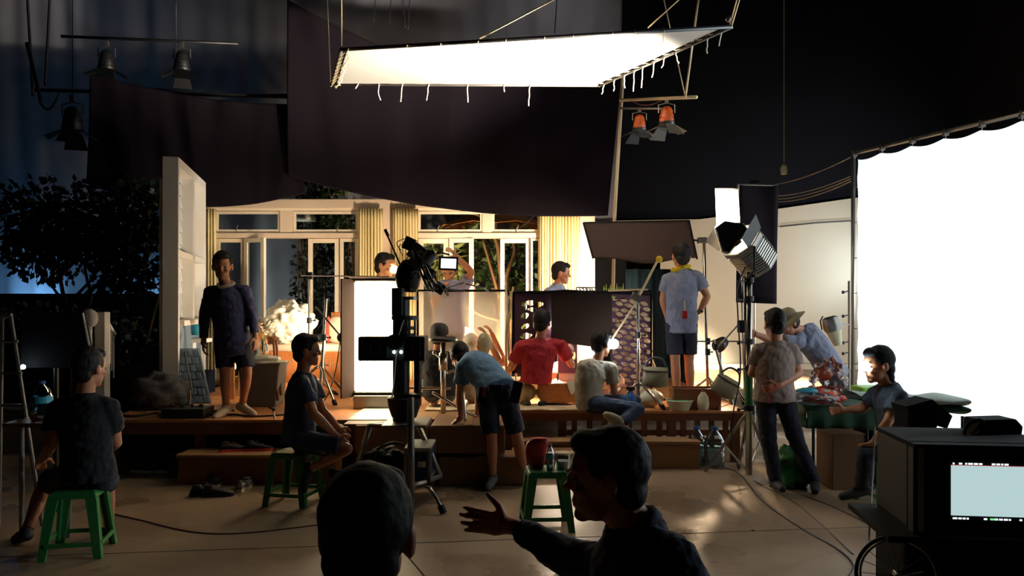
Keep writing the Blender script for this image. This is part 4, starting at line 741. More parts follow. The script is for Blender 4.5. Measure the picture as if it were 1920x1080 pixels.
for px,py,z,rz,lb,m,so in ((438,838,.285,-70,'black running shoe with red heel on the step, nearer one','shoeblk','coral'),(482,834,.285,-80,'black running shoe with red heel on the step, farther one','shoeblk','coral'),(392,905,0,30,'dark shoe at the back of the left shoe cluster','shoeblk','cream'),(408,908,0,10,'dark shoe beside the cluster of black slippers','shoeblk','cream'),(386,928,0,-60,'black slipper in front of the left shoe cluster','shoeblk','shoeblk'),(408,930,0,-80,'black slipper right of the front left slipper','shoeblk','shoeblk'),(452,918,0,10,'grey sneaker with white sole, left of its pair','shoegrey','cream'),(464,912,0,15,'grey sneaker with white sole, right of its pair','shoegrey','cream'),(478,902,0,5,'grey sneaker nearest the green stool','shoegrey','cream'),(506,900,0,40,'pale shoe just behind the green stool legs','shoegrey','cream'),(525,902,0,60,'pale shoe hidden behind the green stool legs','shoegrey','cream'),(268,885,0,70,'dark shoe under the left end of the stage','shoeblk','cream'),(292,885,0,85,'dark shoe right of another under the left stage','shoeblk','cream')):
    q = G(px,py,z); q = V(((px-960)/F*7.82,7.82+.03*(px>460),z)) if z else q; shoe(q, rz, lb, m, so)
# ================================================================ RIGHT LIGHT + STAND
hb = V((W(1404,0,7.7).x,7.7,0)); t = root('fresnel_light',hb,'big silver fresnel lamp on a tall tripod, tilted up to the silk','light')
ct = W(1400,465,7.7); ax = (V((.3,8.9,4.4))-W(1383,418,7.7)); d = (W(1372,428,7.6)-W(1425,492,7.8)).normalized(); u,v,_ = basis(d)
def ringb(z, r, k=8): return [ct+d*z+u*(r*math.cos(2*PI*i/k+PI/k))+v*(r*math.sin(2*PI*i/k+PI/k)) for i in range(k)]
MB().loft([ringb(-.25,.17),ringb(-.23,.2),ringb(.05,.2),ringb(.07,.215),ringb(.12,.215)]).build('housing','steel',t,bev=.006); b = MB()
for i in range(9):
    z = -.2+i*.028; b.loft([ringb(z,.208),ringb(z+.01,.208)])
b.build('cooling_fins','chrome',t)
MB().loft([[ct+d*z+u*(r*math.cos(2*PI*i/20))+v*(r*math.sin(2*PI*i/20)) for i in range(20)] for r,z in ((.17,.122),(.17,.13))]).build('lens','lampw',t)
for k,(ln,op,sg) in enumerate(((.16,.25,u),(.16,.25,-u))):
    tv = d.cross(sg).normalized(); q = ct+d*.125+sg*.19; e = d*ln+sg*ln*op; MB().prism([q-tv*.13,q+tv*.13,q+tv*.15+e,q-tv*.15+e], e.cross(tv).normalized()*.005).build('barn_door','black',t)
fp = [W(x,y,7.48) for x,y in ((1341,428),(1359,414),(1393,419),(1402,431),(1366,474),(1354,470))]; MB().prism(fp,(0,.006,0)).build('front_barn_door','black',t); b = MB()
for i in (0,5,4,3): b.cyl(fp[i],fp[(i-1)%6],.008 if i!=4 else .016,seg=8)
b.cyl(fp[5],fp[4],.016,seg=8).box(W(1383,455,7.46),(.07,.03,.04),(0,-40,0)); b.build('door_hinge','chrome',t)
MB().tube([ct+V((0,-.25,0)),ct+V((0,-.25,-.22)),ct+V((0,0,-.3)),ct+V((0,.25,-.22)),ct+V((0,.25,0))],.013).build('yoke','black',t)
MB().cyl(W(1404,510,7.7),hb+V((0,0,.08)),.032).cyl(W(1396,520,7.7),V((W(1398,0,7.7).x,7.7,1.0)),.012).build('pole','chrome',t,smooth=True)
for y in (525,560,640,690,765): MB().cyl(W(1404,y-5,7.7),W(1404,y+5,7.7),.05).tube([W(1404,y,7.7),W(1386,y+3,7.6)],.008).ell(W(1385,y+3,7.6),.018,seg=8,rg=5).build('collar','black',t)
for i,e in enumerate((G(1322,884),G(1452,872)+V((0,.2,0)),V((hb.x+.1,8.4,0)))): MB().tube([W(1404,768,7.7),e],.016).cyl(hb+V((0,0,.1)),W(1404,768,7.7).lerp(e,.55),.012).build('leg','steel',t)
MB().cyl(W(1404,770,7.7),W(1404,690,7.7),.04).build('column_sleeve','green',t)
q = W(1390,612,7.6); tb = MB().box(q,(.07,.06,.12)).build('ballast_box','black',t,bev=.01)
cable(smoothpath([W(1398,500,7.6),W(1383,540,7.6),W(1384,600,7.55),W(1388,700,7.55),W(1372,800,7.5),G(1385,880),G(1420,905),G(1500,950),G(1600,1040)],4),.007,'cableb','black power cable from the fresnel lamp snaking over the floor')
cable([G(1310,868),G(1380,885),G(1430,940),G(1500,990),G(1570,1030),G(1600,1060),G(1590,1085)],.008,'cableb','long black cable curving over the floor towards the monitor cart')
cable([G(1440,905),G(1560,950),G(1660,1000)],.007,'cableb','thin black cable crossing the floor behind the monitor cart')
cable([G(190,960),G(260,975),G(360,998),G(460,1000),G(620,982),G(700,975)],.009,'cabler','dark reddish cable curving across the floor at left')
cable([G(745,1025),G(770,1050),G(800,1085)],.006,'cableb','thin cable on the floor right of the foreground head')
tag(MB().cyl(G(1412,995),G(1412,995)+V((0,0,.006)),.012).build('loose_bottle_cap','black'),'tiny black cap lying on the floor','cap')  # a loose bottle cap
# translucent card standing for the lamp's lit top barn door, black hanging flag behind it
t = root('top_door_card',W(1363,385,7.66),'small glowing card standing for the lit top barn door of the fresnel','card'); a,b2,c2,d2 = W(1341,354,7.66),W(1384,354,7.68),W(1387,418,7.7),W(1343,420,7.68)
MB().add([a,b2,c2,d2],[(0,1,2,3)]).build('card',M['frame_cloth'],t,solid=.006); MB().tube([a,b2],.01).tube([c2,ct+d*.2],.008).build('frame_tube','rope',t)
t = root('hanging_flag',(3.4,11.2,0),'tall dark purple-black flag hanging behind the fresnel lamp','flag'); a,b2,c2,d2 = W(1384,346,9.9),W(1459,348,9.9),W(1456,570,9.9),W(1380,567,9.9)
MB().grid(lambda u,v: d2.lerp(c2,u).lerp(a.lerp(b2,u),v)+V((0,.01*math.sin(u*6+v*5),0)),10,12).build('cloth','flagp' if 0 else 'drape',t,smooth=True,solid=.008); MB().tube([a,b2],.014).cyl(a,V((a.x+.12,9.95,0)),.016).build('pole','steel',t)
t = root('hanging_lamp',W(1415,348,10.4),'chrome-topped lamp peeking above the dark hanging flag','lamp'); MB().ell(W(1415,348,10.4),(.1,.08,.07)).build('reflector','chrome',t,smooth=True); MB().tube([W(1415,348,10.4),V((W(1415,0,10.4).x,10.4,0))],.012).build('stand','steel',t)
# par can
p = W(1560,610,8.8); t = root('par_lamp',p,'round silver lamp clamped to a stand beside the glowing frame','light'); dd = V((.25,-.1,-.95)).normalized()
MB().lathe(p,[(.05,-.1),(.09,-.08),(.1,.03),(.08,.07)],18,d=dd).build('housing','steel',t,smooth='auto'); MB().lathe(p+dd*.07,[(.08,0),(.045,.16)],18,d=dd).build('snoot','cream',t,smooth='auto'); MB().tube([p+V((-.11,0,-.05)),p+V((-.13,0,.05)),p+V((-.1,0,.1))],.008).build('yoke','black',t)
MB().tube([p+V((.08,.05,0)),V((W(1592,0,9.2).x,9.2,p.z))],.01).cyl((W(1592,0,9.2).x,9.2,0),(W(1592,0,9.2).x,9.2,2.0),.014).build('stand','steel',t); b = MB()
for y in (545,590,640,660,690): b.tube([W(1592,y,9.2),W(1582,y+3,9.15)],.008).ell(W(1581,y+3,9.15),.02,seg=8,rg=5)
b.build('clamps','dgrey',t)
# ================================================================ TABLE AT RIGHT
t = root('folding_table',(3.2,7.75,0),'long folding table under a dark green cloth by the glowing frame','table'); zt2 = .80
MB().bb(2.72,3.38,7.3,7.95,zt2-.02,zt2).build('table_top','tablecl',t,bev=.004); b = MB()
b.grid(lambda u,v: V((2.70+.69*u,7.285+.015*math.sin(u*22)*(1-v),zt2-.21+.21*v)),40,6); b.grid(lambda u,v: V((2.70+.012*math.sin(v*8),7.285+.68*u,zt2-.21+.21*v)),16,6); b.build('cloth_skirt','tablecl',t,smooth=True,solid=.004)
for x,y in ((2.8,7.4),(3.3,7.4),(2.8,7.88),(3.3,7.88)): MB().cyl((x,y,0),(x,y,zt2-.02),.014).build('leg','black',t)
t = root('long_table',(4.3,8.5,0),'pale long table behind the seated person carrying the rolled mat','table'); MB().bb(3.45,4.25,8.05,8.7,.74,.77).build('table_top','mat',t,bev=.005)
for x in (3.52,4.18):
    for y in (8.15,8.6): MB().cyl((x,y,0),(x,y,.74),.016).build('leg','steel',t)
t = root('rolled_mat',(4.5,7.9,.8),'folded pale padded mat stacked on the table right of the seated person','mat')
p0,p1 = W(1600,735,7.8),W(1792,752,7.3)
for k,(dz,m) in enumerate(((0,'mat'),(-.075,'tablecl'))):
    def mt(u,v):
        a_ = 2*PI*v; q = W(1600,742,7.9).lerp(W(1794,750,7.4),u); return q+V((0,.24*math.cos(a_)+.0*u,.038*math.sin(a_)*(1+.25*math.sin(u*9))+dz+.01*math.sin(u*14+a_*2)))
    MB().grid(mt,40,18).build('layer',m,t,smooth=True)
for i,(x,y,z) in enumerate(((3.75,7.75,0),(4.3,7.6,0))): MB().cyl((x,y,0),(x,y,.66),.015).build('support','black',t)
# bags of toys / snacks
blobcloth('red_toy_bag',W(1530,745,7.55),(.17,.12,.08),'coral','orange-red heap of packets on the green table','packets',5,.5,(50,30),3.2,floor=zt2)
random.seed(11)
for i in range(14):
    px,py = 1500+random.uniform(0,75),742+random.uniform(-14,8); q = W(px,py,7.45+random.uniform(0,.2)); q.z = max(q.z,zt2+.03); m = ['coral','whitec','teal','red','orange','cream'][i%6]
    col = ['orange','white','teal','red','rust','cream'][i%6]; side = 'left' if px < 1525 else ('middle' if px < 1552 else 'right')
    o = blobcloth('snack_packet',q,(.05+.02*(i%3),.035,.028),m,'small %s packet in the %s of the green table heap'%(col,side),'packet',i,.5,(16,10),2.5,floor=zt2); o['group'] = 'packets heaped on the green table'; o['label'] += [' at its back',' near the front',' by the clear bag',''][i%4 if i else 3]
blobcloth('clear_plastic_bag',W(1555,712,7.6),(.14,.12,.17),'bag','tall clear plastic bag standing on the green table','bag',8,.35,(50,30),2.4,floor=zt2)
blobcloth('clear_plastic_bag',W(1527,748,7.3),(.2,.1,.05),'bag','flat clear plastic bag at the table front edge','bag',18,.35,(40,20),2.4,floor=zt2)
blobcloth('bread_bag',W(1545,700,7.62),(.07,.06,.06),'orange','orange bun inside the tall clear plastic bag','bun',2,.2,(24,14))
t = tag(MB().bb(3.65,4.05,8.3,8.6,.77,.86).build('lime_box','lime',bev=.02),'lime green plastic box on the long table behind','box'); tag(MB().bb(3.4,3.9,8.2,8.5,.0,.5).build('lime_crate','lime',bev=.02),'lime green plastic crate below the long table','crate')
tag(MB().bb(2.98,3.3,7.4,7.8,0,.52).build('cardboard_carton','card',bev=.008),'tall plain cardboard carton under the green table','box')
tag(MB().bb(3.35,3.75,7.45,7.85,0,.55).build('black_case','blackm',bev=.02),'black case under the green table beside the carton','case')
blobcloth('green_bag',V((2.62,7.55,.16)),(.17,.15,.2),'green','shiny green plastic bag on the floor under the table edge','bag',6,.3,(40,24),2.2,floor=.0)
# black lamp head behind cart
t = root('barn_door_lamp',W(1745,800,5.7),'black barn-door lamp lying on the monitor cart lid, left','light'); Yc = 5.35
MB().bb(W(1690,0,Yc).x,W(1745,0,Yc).x,Yc-.1,Yc+.12,W(0,800,Yc).z,W(0,757,Yc).z).build('housing','blackm',t,bev=.02); q = W(1752,778,Yc)
MB().prism([W(1700,762,Yc-.1),W(1748,749,Yc-.1),W(1786,780,Yc-.1),W(1776,804,Yc-.1),W(1755,798,Yc-.1),W(1740,800,Yc-.1),W(1712,800,Yc-.1)],(0,.22,0)).build('barn_door','blackm',t)
MB().cyl(W(1742,800,Yc),W(1744,828,Yc),.02).bb(W(1725,0,Yc).x,W(1762,0,Yc).x,Yc-.06,Yc+.06,W(0,830,Yc).z,W(0,815,Yc).z).tube([W(1725,800,Yc),W(1718,828,Yc)],.008).build('bracket','blackm',t)
# ================================================================ MONITOR CART
Ym = 3.6; ct = root('monitor_cart',(W(1830,0,Ym).x,Ym,0),'black monitor case on a spoked-wheel cart at right foreground','monitor cart')
xl,xr = W(1703,0,Ym).x, W(1960,0,Ym).x; z1 = W(0,828,Ym).z; z0 = W(0,995,Ym).z
m_ = Matrix.Rotation(R(-7),3,'Z'); pv = V((xl,Ym,0))
def rb(x0,x1,y0,y1,za,zb2): b = MB().bb(x0,x1,y0,y1,za,zb2); b.v = [pv+m_@(p-pv) for p in b.v]; return b
M['casew'] = mat('case_laminate', c(22,15,14), .6, 0, .15, spec=.2)
rb(xl,xr,Ym,Ym+.02,z0,z1).build('case_back_plate','blackm',ct); hb2 = MB()
rb(xl,xr,Ym+.02,Ym+.42,z0,z0+.02).build('case_bottom','blackm',ct); rb(xl,xr,Ym-.07,Ym+.45,z1-.018,z1).build('case_lid','blackm',ct,bev=.004); rb(xl,xl+.02,Ym-.06,Ym+.42,z0,z1-.018).build('case_side','casew',ct,bev=.003)
rb(xr-.02,xr,Ym-.06,Ym+.42,z0,z1-.018).build('case_side','casew',ct)
rb(xl+.02,xl+.045,Ym-.06,Ym-.04,z0,z1-.018).build('corner_trim','steel',ct)
mx0,mx1 = W(1752,0,Ym).x, W(1925,0,Ym).x; mo = rb(mx0-.03,mx1+.06,Ym-.05,Ym,z0+.02,z1-.02).build('monitor','blackm',ct,bev=.005)
scr = emis('monitor_screen',c(182,208,210),1.0); scr.node_tree.nodes['Principled BSDF'].inputs['Base Color'].default_value=(0.01,.01,.01,1)
sx0,sx1,sz0,sz1 = W(1770,0,Ym).x,W(1912,0,Ym).x,W(0,958,Ym).z,W(0,866,Ym).z
rb(sx0,sx1,Ym-.056,Ym-.051,sz0,sz1).build('screen',scr,mo)
b = MB(); g = MB(); w_ = emis('ui_white',(.85,.95,1),1.2)
random.seed(3)
for zz in (sz1+.008,sz0-.012):
    x = sx0+.005
    while x < sx1-.01:
        L_ = random.uniform(.004,.02)
        if random.random() < .6: b.v += [pv+m_@(V(p)-pv) for p in ((x,Ym-.057,zz-.004),(x+L_,Ym-.057,zz-.004),(x+L_,Ym-.057,zz+.004),(x,Ym-.057,zz+.004))]; n_ = len(b.v)-4; b.f.append((n_,n_+1,n_+2,n_+3))
        x += L_+.004
b.build('screen_readout',w_,mo); rb(sx0+.16,sx0+.18,Ym-.0575,Ym-.057,sz0-.016,sz0-.008).build('status_mark',emis('ui_green',(.2,.9,.3),1),mo); rb(sx0,sx1,Ym-.0575,Ym-.057,sz1+.0,sz1+.002).build('status_line',emis('ui_red',(.9,.1,.1),.6),mo)
rb(sx1+.005,sx1+.016,Ym-.0575,Ym-.057,sz1-.05,sz1-.01).build('status_panel',w_,mo)
zc = W(0,1010,Ym).z; rb(xl-.12,xr,Ym-.1,Ym+.5,z0-.03,z0).build('tray','blackm',ct,bev=.004); rb(xl-.02,xr,Ym-.02,Ym+.4,.25,z0-.03).build('cart_body','blackm',ct,bev=.02)
for px,py,rr in ((1683,1078,.19),):
    wc = W(px,py,Ym-.05); rad = .2; nrm_ = V((.25,1,0)).normalized(); uu,vv,_ = basis(nrm_)
    def circ(r_,n_=40): return [wc+uu*(r_*math.cos(2*PI*i/n_))+vv*(r_*math.sin(2*PI*i/n_)) for i in range(n_+1)]
    MB().tube(circ(.172),.009,8).build('tyre','rubber',ct,smooth=True); MB().tube(circ(.155),.006,6).build('wheel_rim','steel',ct,smooth=True); b = MB()
    for i in range(18): a_ = 2*PI*i/18; b.tube([wc+nrm_*(.02*(-1)**i),wc+uu*(.155*math.cos(a_))+vv*(.155*math.sin(a_))],.0015,4)
    b.build('spokes','steel',ct); MB().cyl(wc-nrm_*.03,wc+nrm_*.03,.018).cyl(wc,wc+V((.35,.1,.03)),.014).build('hub','steel',ct)
MB().tube(smoothpath([W(1660,895,4.2),W(1690,893,4.0),W(1700,915,3.9),W(1690,950,3.8),W(1705,1000,3.7),V((W(1705,0,3.7).x,3.7,.3))],6),.02).build('push_handle','black',ct,smooth=True)
MB().cyl((xl+.1,Ym+.1,0),(xl+.1,Ym+.1,.3),.03).cyl((xr-.1,Ym+.1,0),(xr-.1,Ym+.1,.3),.03).cyl((xr-.1,Ym+.4,0),(xr-.1,Ym+.4,.3),.03).build('castor_legs','black',ct)
t = root('video_recorder',W(1865,826,3.85),'black boxy recorder with handle resting on the monitor cart lid','recorder'); Yr = 3.8
MB().prism([W(1835,825,Yr),W(1916,820,Yr),W(1919,800,Yr),W(1906,786,Yr),W(1838,788,Yr)],(0,.14,0)).build('body','blackm',t,bev=.006); MB().tube(smoothpath([W(1808,828,Yr),W(1812,800,Yr),W(1832,788,Yr),W(1845,790,Yr)],5),.008).tube([W(1815,826,Yr),W(1838,795,Yr)],.005).tube([W(1820,828,Yr),W(1842,805,Yr)],.005).build('handle','blackm',t,smooth=True)
cable([W(1640,800,5.5),W(1636,900,5.2),W(1630,1000,4.6),G(1632,1012)],.005,'cableb','thin black cord hanging down left of the monitor cart')
# ================================================================ FAR LEFT
t = root('black_flag_board',(-3.9,6.6,0),'big black board on a stand behind the far left seated man','board'); a,b2,c2,d2 = W(42,585,6.6),W(155,585,6.6),W(176,688,6.6),W(38,690,6.6)
MB().prism([a,b2,c2,d2],(0,.04,0)).build('board','blackm',t); MB().cyl(W(105,690,6.62),V((W(105,0,6.62).x,6.62,0)),.02).build('stand','black',t); MB().tube([W(155,587,6.58),W(172,670,6.58)],.008).build('edge_strip','white',t); MB().ell(W(43,688,6.5),.02,seg=10,rg=6).build('indicator_lamp','lamp',t)
t = root('white_railing',(W(195,0,9).x,9.5,0),'short white stair railing post among the trees at left','railing'); MB().bb(W(177,0,8.4).x,W(196,0,8.4).x,8.4,8.52,0,W(0,585,8.4).z).build('post','white',t,bev=.004)
MB().tube([W(197,597,8.5),W(215,626,9.0)],.02).build('handrail','white',t); b = MB()
for i in range(5): q = W(198,600,8.5).lerp(W(213,626,9.0),i/4); b.cyl(q,q-V((0,0,.3+.05*i)),.008)
b.build('balusters','white',t)
tag(MB().ell(W(167,597,8.3),(.09,.08,.10)).cyl(W(167,605,8.3),V((W(167,0,8.3).x,8.3,0)),.03).build('round_post_lamp','white',smooth=True),'pale round ball on a post beside the white railing post','post')
t = root('step_ladder',(W(15,0,6.2).x,6.2,0),'aluminium ladder frame standing at the far left edge','ladder'); MB().tube([W(0,592,6.2),W(22,592,6.2)],.02).build('top_rail','alu',t)
for x0,x1 in ((20,40),(4,-2)): MB().tube([W(x0,592,6.2),V((W(x1+40*(x0==20),0,6.2).x,6.2,0))],.016).build('rail','alu',t)
for y in (640,700,760): MB().tube([W(-2,y,6.2),W(28+(y-592)*.12,y,6.2)],.012).build('rung','alu',t)
t = root('bottle_shelf',(W(70,0,5.9).x,5.9,0),'dark low table holding the water jug at far left','table'); zq = W(0,790,5.8).z; MB().bb(W(20,0,5.8).x,W(120,0,5.8).x,5.7,6.1,zq-.03,zq).build('table_top','woodd',t)
for x in (25,115): MB().cyl((W(x,0,5.8).x,5.9,0),(W(x,0,5.8).x,5.9,zq-.03),.018).build('leg','steel',t)
bottle((W(78,0,5.85).x,5.85,zq),.075,.29,'bluish water jug standing at far left behind the seated man')
# trees at left
def tree(base, ce, rad, n, label, limbs, m='leafd', size=.11):
    t = root('tree', base, label, 'tree', 'dark trees at the left'); MB().leaves(ce, rad, n, size, shell=.2).build('foliage', m, t)
    b = MB()
    for l in limbs: q = smoothpath([V(p) for p in l],5); b.tube(q,[.035-.026*i/(len(q)-1) for i in range(len(q))],7)
    b.build('trunk','barkd',t,smooth=True); return t
base = V((W(130,0,11).x,11,0)); tree(base,W(95,430,11.2),(1.05,.7,.75),2600,'dark leafy tree at far left before the blue glow',[[base,W(128,600,11),W(100,540,11),W(60,480,11)],[W(128,600,11),W(110,500,11),W(112,430,11)],[W(128,600,11),W(140,560,11),W(175,520,11),W(205,470,11)],[W(100,540,11),W(95,470,11),W(85,410,11)],[W(110,520,11),W(150,470,11),W(140,400,11)]])
base = V((W(150,0,10.6).x,10.6,0)); tree(base,W(235,425,11.0),(.75,.6,.72),2000,'dark leafy tree just left of the white flat',[[base,W(145,590,10.6),W(185,530,10.7),W(220,480,10.8),W(265,430,10.9)],[W(145,590,10.6),W(170,560,10.7),W(160,500,10.8),W(175,440,10.8)],[W(185,530,10.7),W(210,520,10.7),W(235,440,10.8)],[W(200,505,10.7),W(175,465,10.7),W(165,430,10.8)]])
base = V((W(215,0,10).x,10,0)); tree(base,W(245,520,10.4),(.5,.4,.35),500,'small dark tree with slanting trunk behind the railing',[[V((W(208,0,10).x,10,0)),W(222,620,10),W(238,560,10),W(255,500,10.2)]])
b = MB(); b.leaves(W(60,640,12.4),(2.2,.5,.6),2400,.12); tag(b.build('dark_hedge','leafd'),'dark mass of low foliage behind the black board at left','hedge',kind='stuff')
# ================================================================ PEOPLE
TEX = bpy.data.textures.new('wrinkle', 'CLOUDS'); TEX.noise_scale = .07; TEX.noise_depth = 3
TEXH = bpy.data.textures.new('hair_noise', 'CLOUDS'); TEXH.noise_scale = .05; TEXH.noise_depth = 2
def blob(mb, name, m, par, vox=.01, sm=4, disp=0, tex=None):
    o = mb.build(name, m, par, smooth=True); q = o.modifiers.new('remesh','REMESH'); q.mode = 'VOXEL'; q.voxel_size = vox; q.use_smooth_shade = True
    s = o.modifiers.new('smooth','SMOOTH'); s.iterations = sm; s.factor = .5
    if disp: d = o.modifiers.new('displace','DISPLACE'); d.texture = tex or TEX; d.strength = disp; d.mid_level = .5
    return o
def limb(mb, pts, rs):
    for i in range(len(pts)-1): mb.cyl(pts[i],pts[i+1],rs[i],rs[i+1],14)
    for p, r in zip(pts, rs): mb.ell(p, r, seg=14, rg=8)
def hand(mb, wp, d, pn, th, curl=.5, s=1, spread=.25, fr=.0088):
    """wp wrist, d finger direction, pn palm-facing direction, th thumb side"""
    d = V(d).normalized(); th = (V(th)-d*V(th).dot(d)).normalized(); pn2 = d.cross(th); pn = pn2 if pn2.dot(V(pn)) > 0 else -pn2; ax = (th, pn, d)
    mb.ell(wp+d*.052*s, (.042*s,.017*s,.055*s), ax, 12, 8); mb.cyl(wp-d*.03*s, wp+d*.03*s, .027*s, .032*s, 12)
    for k,(o,L) in enumerate(((.030,.075),(.010,.085),(-.011,.078),(-.030,.062))):
        p = wp+d*.088*s+th*o*s; dd = (d+th*o*spread*12*.6).normalized(); a = 0; pts = [p-dd*.02*s, p]
        for j,f in enumerate((.45,.32,.23)):
            a += curl*(.55,.8,.6)[j]; q = dd*math.cos(a)+pn*math.sin(a); p = p+q*L*f*s; pts.append(p)
        limb(mb, pts, [fr*1.12*s,fr*1.1*s,fr*s,fr*.95*s,fr*.8*s])
    p = wp+d*.03*s+th*.032*s; t1 = (d*.55+th*.85+pn*.25).normalized(); t2 = (d*.8+th*(.6-curl*.4)+pn*(.2+curl*.5)).normalized()
    limb(mb, [wp+d*.02*s+th*.012*s, p+t1*.03*s, p+t1*.03*s+t2*.032*s, p+t1*.03*s+t2*.058*s], [.017*s,.013*s,.0105*s,.0085*s])
def person(label, Y, J, face, up=(0,0,1), skin='skin', shirt=None, sl='short', drop=.06, pants=None, pl='short', pf=.85, shoes=None, hair='short', hm='hair', vox=.008, curl=.6, group=None, lean=0, thumb=None, hdir={}, wid=1.0, hs=1.0, legs=True, sfl=.0, palm=None, hsc=1.0, bend=None, socks=None):
    P = {k: W(v[0],v[1],Y+(v[2] if len(v)>2 else 0)) for k,v in J.items()}
    face = V(face).normalized(); up = V(up); side = face.cross(up).normalized(); up = side.cross(face).normalized()
    low = min(P.values(), key=lambda p: p.z); base = V((P['p'].x,P['p'].y,max(0,low.z-.05)))
    t = root('person', base, label, 'person', group)
    Hc = P['h']; N = P['n']; C = P['p']; ax = (side, face, up); b = MB(); h = hs*1.1
    # head
    b.ell(Hc+up*.022*h, (.074*h,.094*h,.098*h), ax, 20, 12); b.ell(Hc+face*.028*h-up*.055*h, (.056*h,.06*h,.06*h), ax, 16, 10); b.ell(Hc+face*.062*h-up*.098*h, (.026*h,.024*h,.02*h), ax, 10, 8)
    b.ell(Hc+face*.086*h-up*.012*h, (.013*h,.018*h,.028*h), ax, 10, 8); b.ell(Hc+face*.103*h-up*.028*h, (.017*h,.012*h,.011*h), ax, 10, 8); b.ell(Hc+face*.083*h+up*.024*h, (.05*h,.014*h,.011*h), ax, 10, 8)
    b.ell(Hc+face*.078*h-up*.062*h, (.024*h,.014*h,.008*h), ax, 10, 8); b.ell(Hc+face*.075*h-up*.074*h, (.02*h,.014*h,.008*h), ax, 10, 8)
    for s_ in (-1,1):
        b.ell(Hc+side*s_*.078*h-up*.008*h-face*.008*h, (.011*h,.02*h,.033*h), ax, 10, 8); b.ell(Hc+side*s_*.038*h+face*.066*h-up*.03*h, (.022*h,.022*h,.018*h), ax, 10, 8)
    limb(b, [N-(Hc-N)*.25, Hc-up*.06*h-face*.012*h], [.064,.056])
    # torso
    ua = (P['sb']-P['sa']); hw = ua.length/2*wid; ua.normalize()
    hu = (P['hb']-P['ha']).normalized() if 'ha' in P else ua
    mid = C.lerp(N,.5)+(V(bend) if bend else V((0,0,0)))
    def rings(inf, t0=0., ext=0, wst=0):
        out = []; tab = [(-.14,.10,.085),(-.06,.155,.12),(.04,.168,.125),(.22,.15,.112),(.45,.158,.115),(.68,.175,.122),(.85,hw*.96,.105),(.95,hw*.62,.078),(1.02,.07,.062)]
        tab = [q for q in tab if q[0] >= t0]
        for tt,a_,d_ in tab:
            c_ = C*(1-tt)**2+mid*2*tt*(1-tt)*1.0+N*tt*tt if 0 <= tt <= 1 else (C+(C-mid)*(-tt*2) if tt < 0 else N+(N-mid)*(tt-1)*2)
            e = .01; tg = ((C*-2*(1-tt)+mid*2*(1-2*tt)+N*2*tt)).normalized() if 0 <= tt <= 1 else ((mid-C).normalized() if tt < 0 else (N-mid).normalized())
            u = hu.lerp(ua, min(1,max(0,tt))); u = (u-tg*u.dot(tg)).normalized(); v = tg.cross(u); k = (tt<.6)*wst
            out.append([c_+u*((a_+inf+k)*math.cos(2*PI*i/24)+0)+v*((d_+inf+k)*math.sin(2*PI*i/24)) for i in range(24)])
        if ext:
            r0 = out[0]; cc = sum(r0,V((0,0,0)))/24; tg = (C-mid).normalized(); out.insert(0,[cc+(p-cc)*(1.03+sfl)+tg*ext for p in r0])
        return out
    b.loft(rings(0))
    for s_,k in (('a',1),('b',1)):
        sh = P['s'+s_]; limb(b,[N.lerp(sh,.25)-(N-C).normalized()*.02, sh],[.055,.058])
        if 'e'+s_ in P:
            e = P['e'+s_]; limb(b,[sh,sh.lerp(e,.45),e],[.056,.05,.04])
            if 'w'+s_ in P:
                w_ = P['w'+s_]; limb(b,[e,e.lerp(w_,.3),w_],[.04,.043,.028]); d = V(hdir[s_]) if s_ in hdir else (w_-e)
                th = V(thumb[s_]) if thumb and s_ in thumb else (face if abs(face.normalized().dot(d.normalized()))<.8 else V((0,0,1)))
                pn = V(palm[s_]) if palm and s_ in palm else (C-w_)
                cu = curl[s_] if isinstance(curl, dict) else curl
                hand(b, w_+d.normalized()*.015, d, pn, th, cu, hsc, .3 if cu > .2 else .42)
    for s_ in 'ab':
        if 'h'+s_ in P and 'k'+s_ in P:
            hp,kn = P['h'+s_],P['k'+s_]; limb(b,[hp,hp.lerp(kn,.5),kn],[.088,.074,.054])
            if 'f'+s_ in P:
                an = P['f'+s_]; limb(b,[kn,kn.lerp(an,.32),kn.lerp(an,.7),an],[.052,.055,.04,.036]); 
                if 't'+s_ in P:
                    to = P['t'+s_]; fd_ = (to-an); hl = an-fd_.normalized()*.05; limb(b,[hl+V((0,0,-.02)),an.lerp(to,.5)+V((0,0,-.01)),to],[.034,.034,.026])
    blob(b,'body',skin,t,vox,2)
    # eyes
    for s_ in (-1,1): MB().ell(Hc+side*s_*.031*h+face*.079*h-up*.002*h,(.014*h,.01*h,.009*h),ax,10,8).build('eye','eye',t,smooth=True)
    # hair
    hb = MB()
    if hair in ('short','bun','long'):
        hb.ell(Hc+up*.036*h-face*.018*h,(.084*h,.098*h,.098*h),ax,24,14); hb.ell(Hc-face*.055*h-up*.03*h,(.068*h,.05*h,.06*h),ax,16,10); hb.ell(Hc+up*.085*h+face*.045*h,(.06*h,.05*h,.035*h),ax,16,10)
        if hair == 'bun': hb.ell(Hc-face*.10*h-up*.02*h,(.035,.035,.04),ax,12,8)
        if hair == 'long': hb.ell(Hc-face*.06*h-up*.09*h,(.07,.045,.09),ax,16,10)
        blob(hb,'hair',hm,t,.006,3,.012,TEXH)
    elif hair in ('cap','hat'):
        hb.ell(Hc-face*.03*h-up*.0*h,(.079*h,.08*h,.08*h),ax,20,12); blob(hb,'hair',hm,t,.007,2,.01,TEXH); cm = 'canvas' if hair == 'hat' else 'shoeblk'
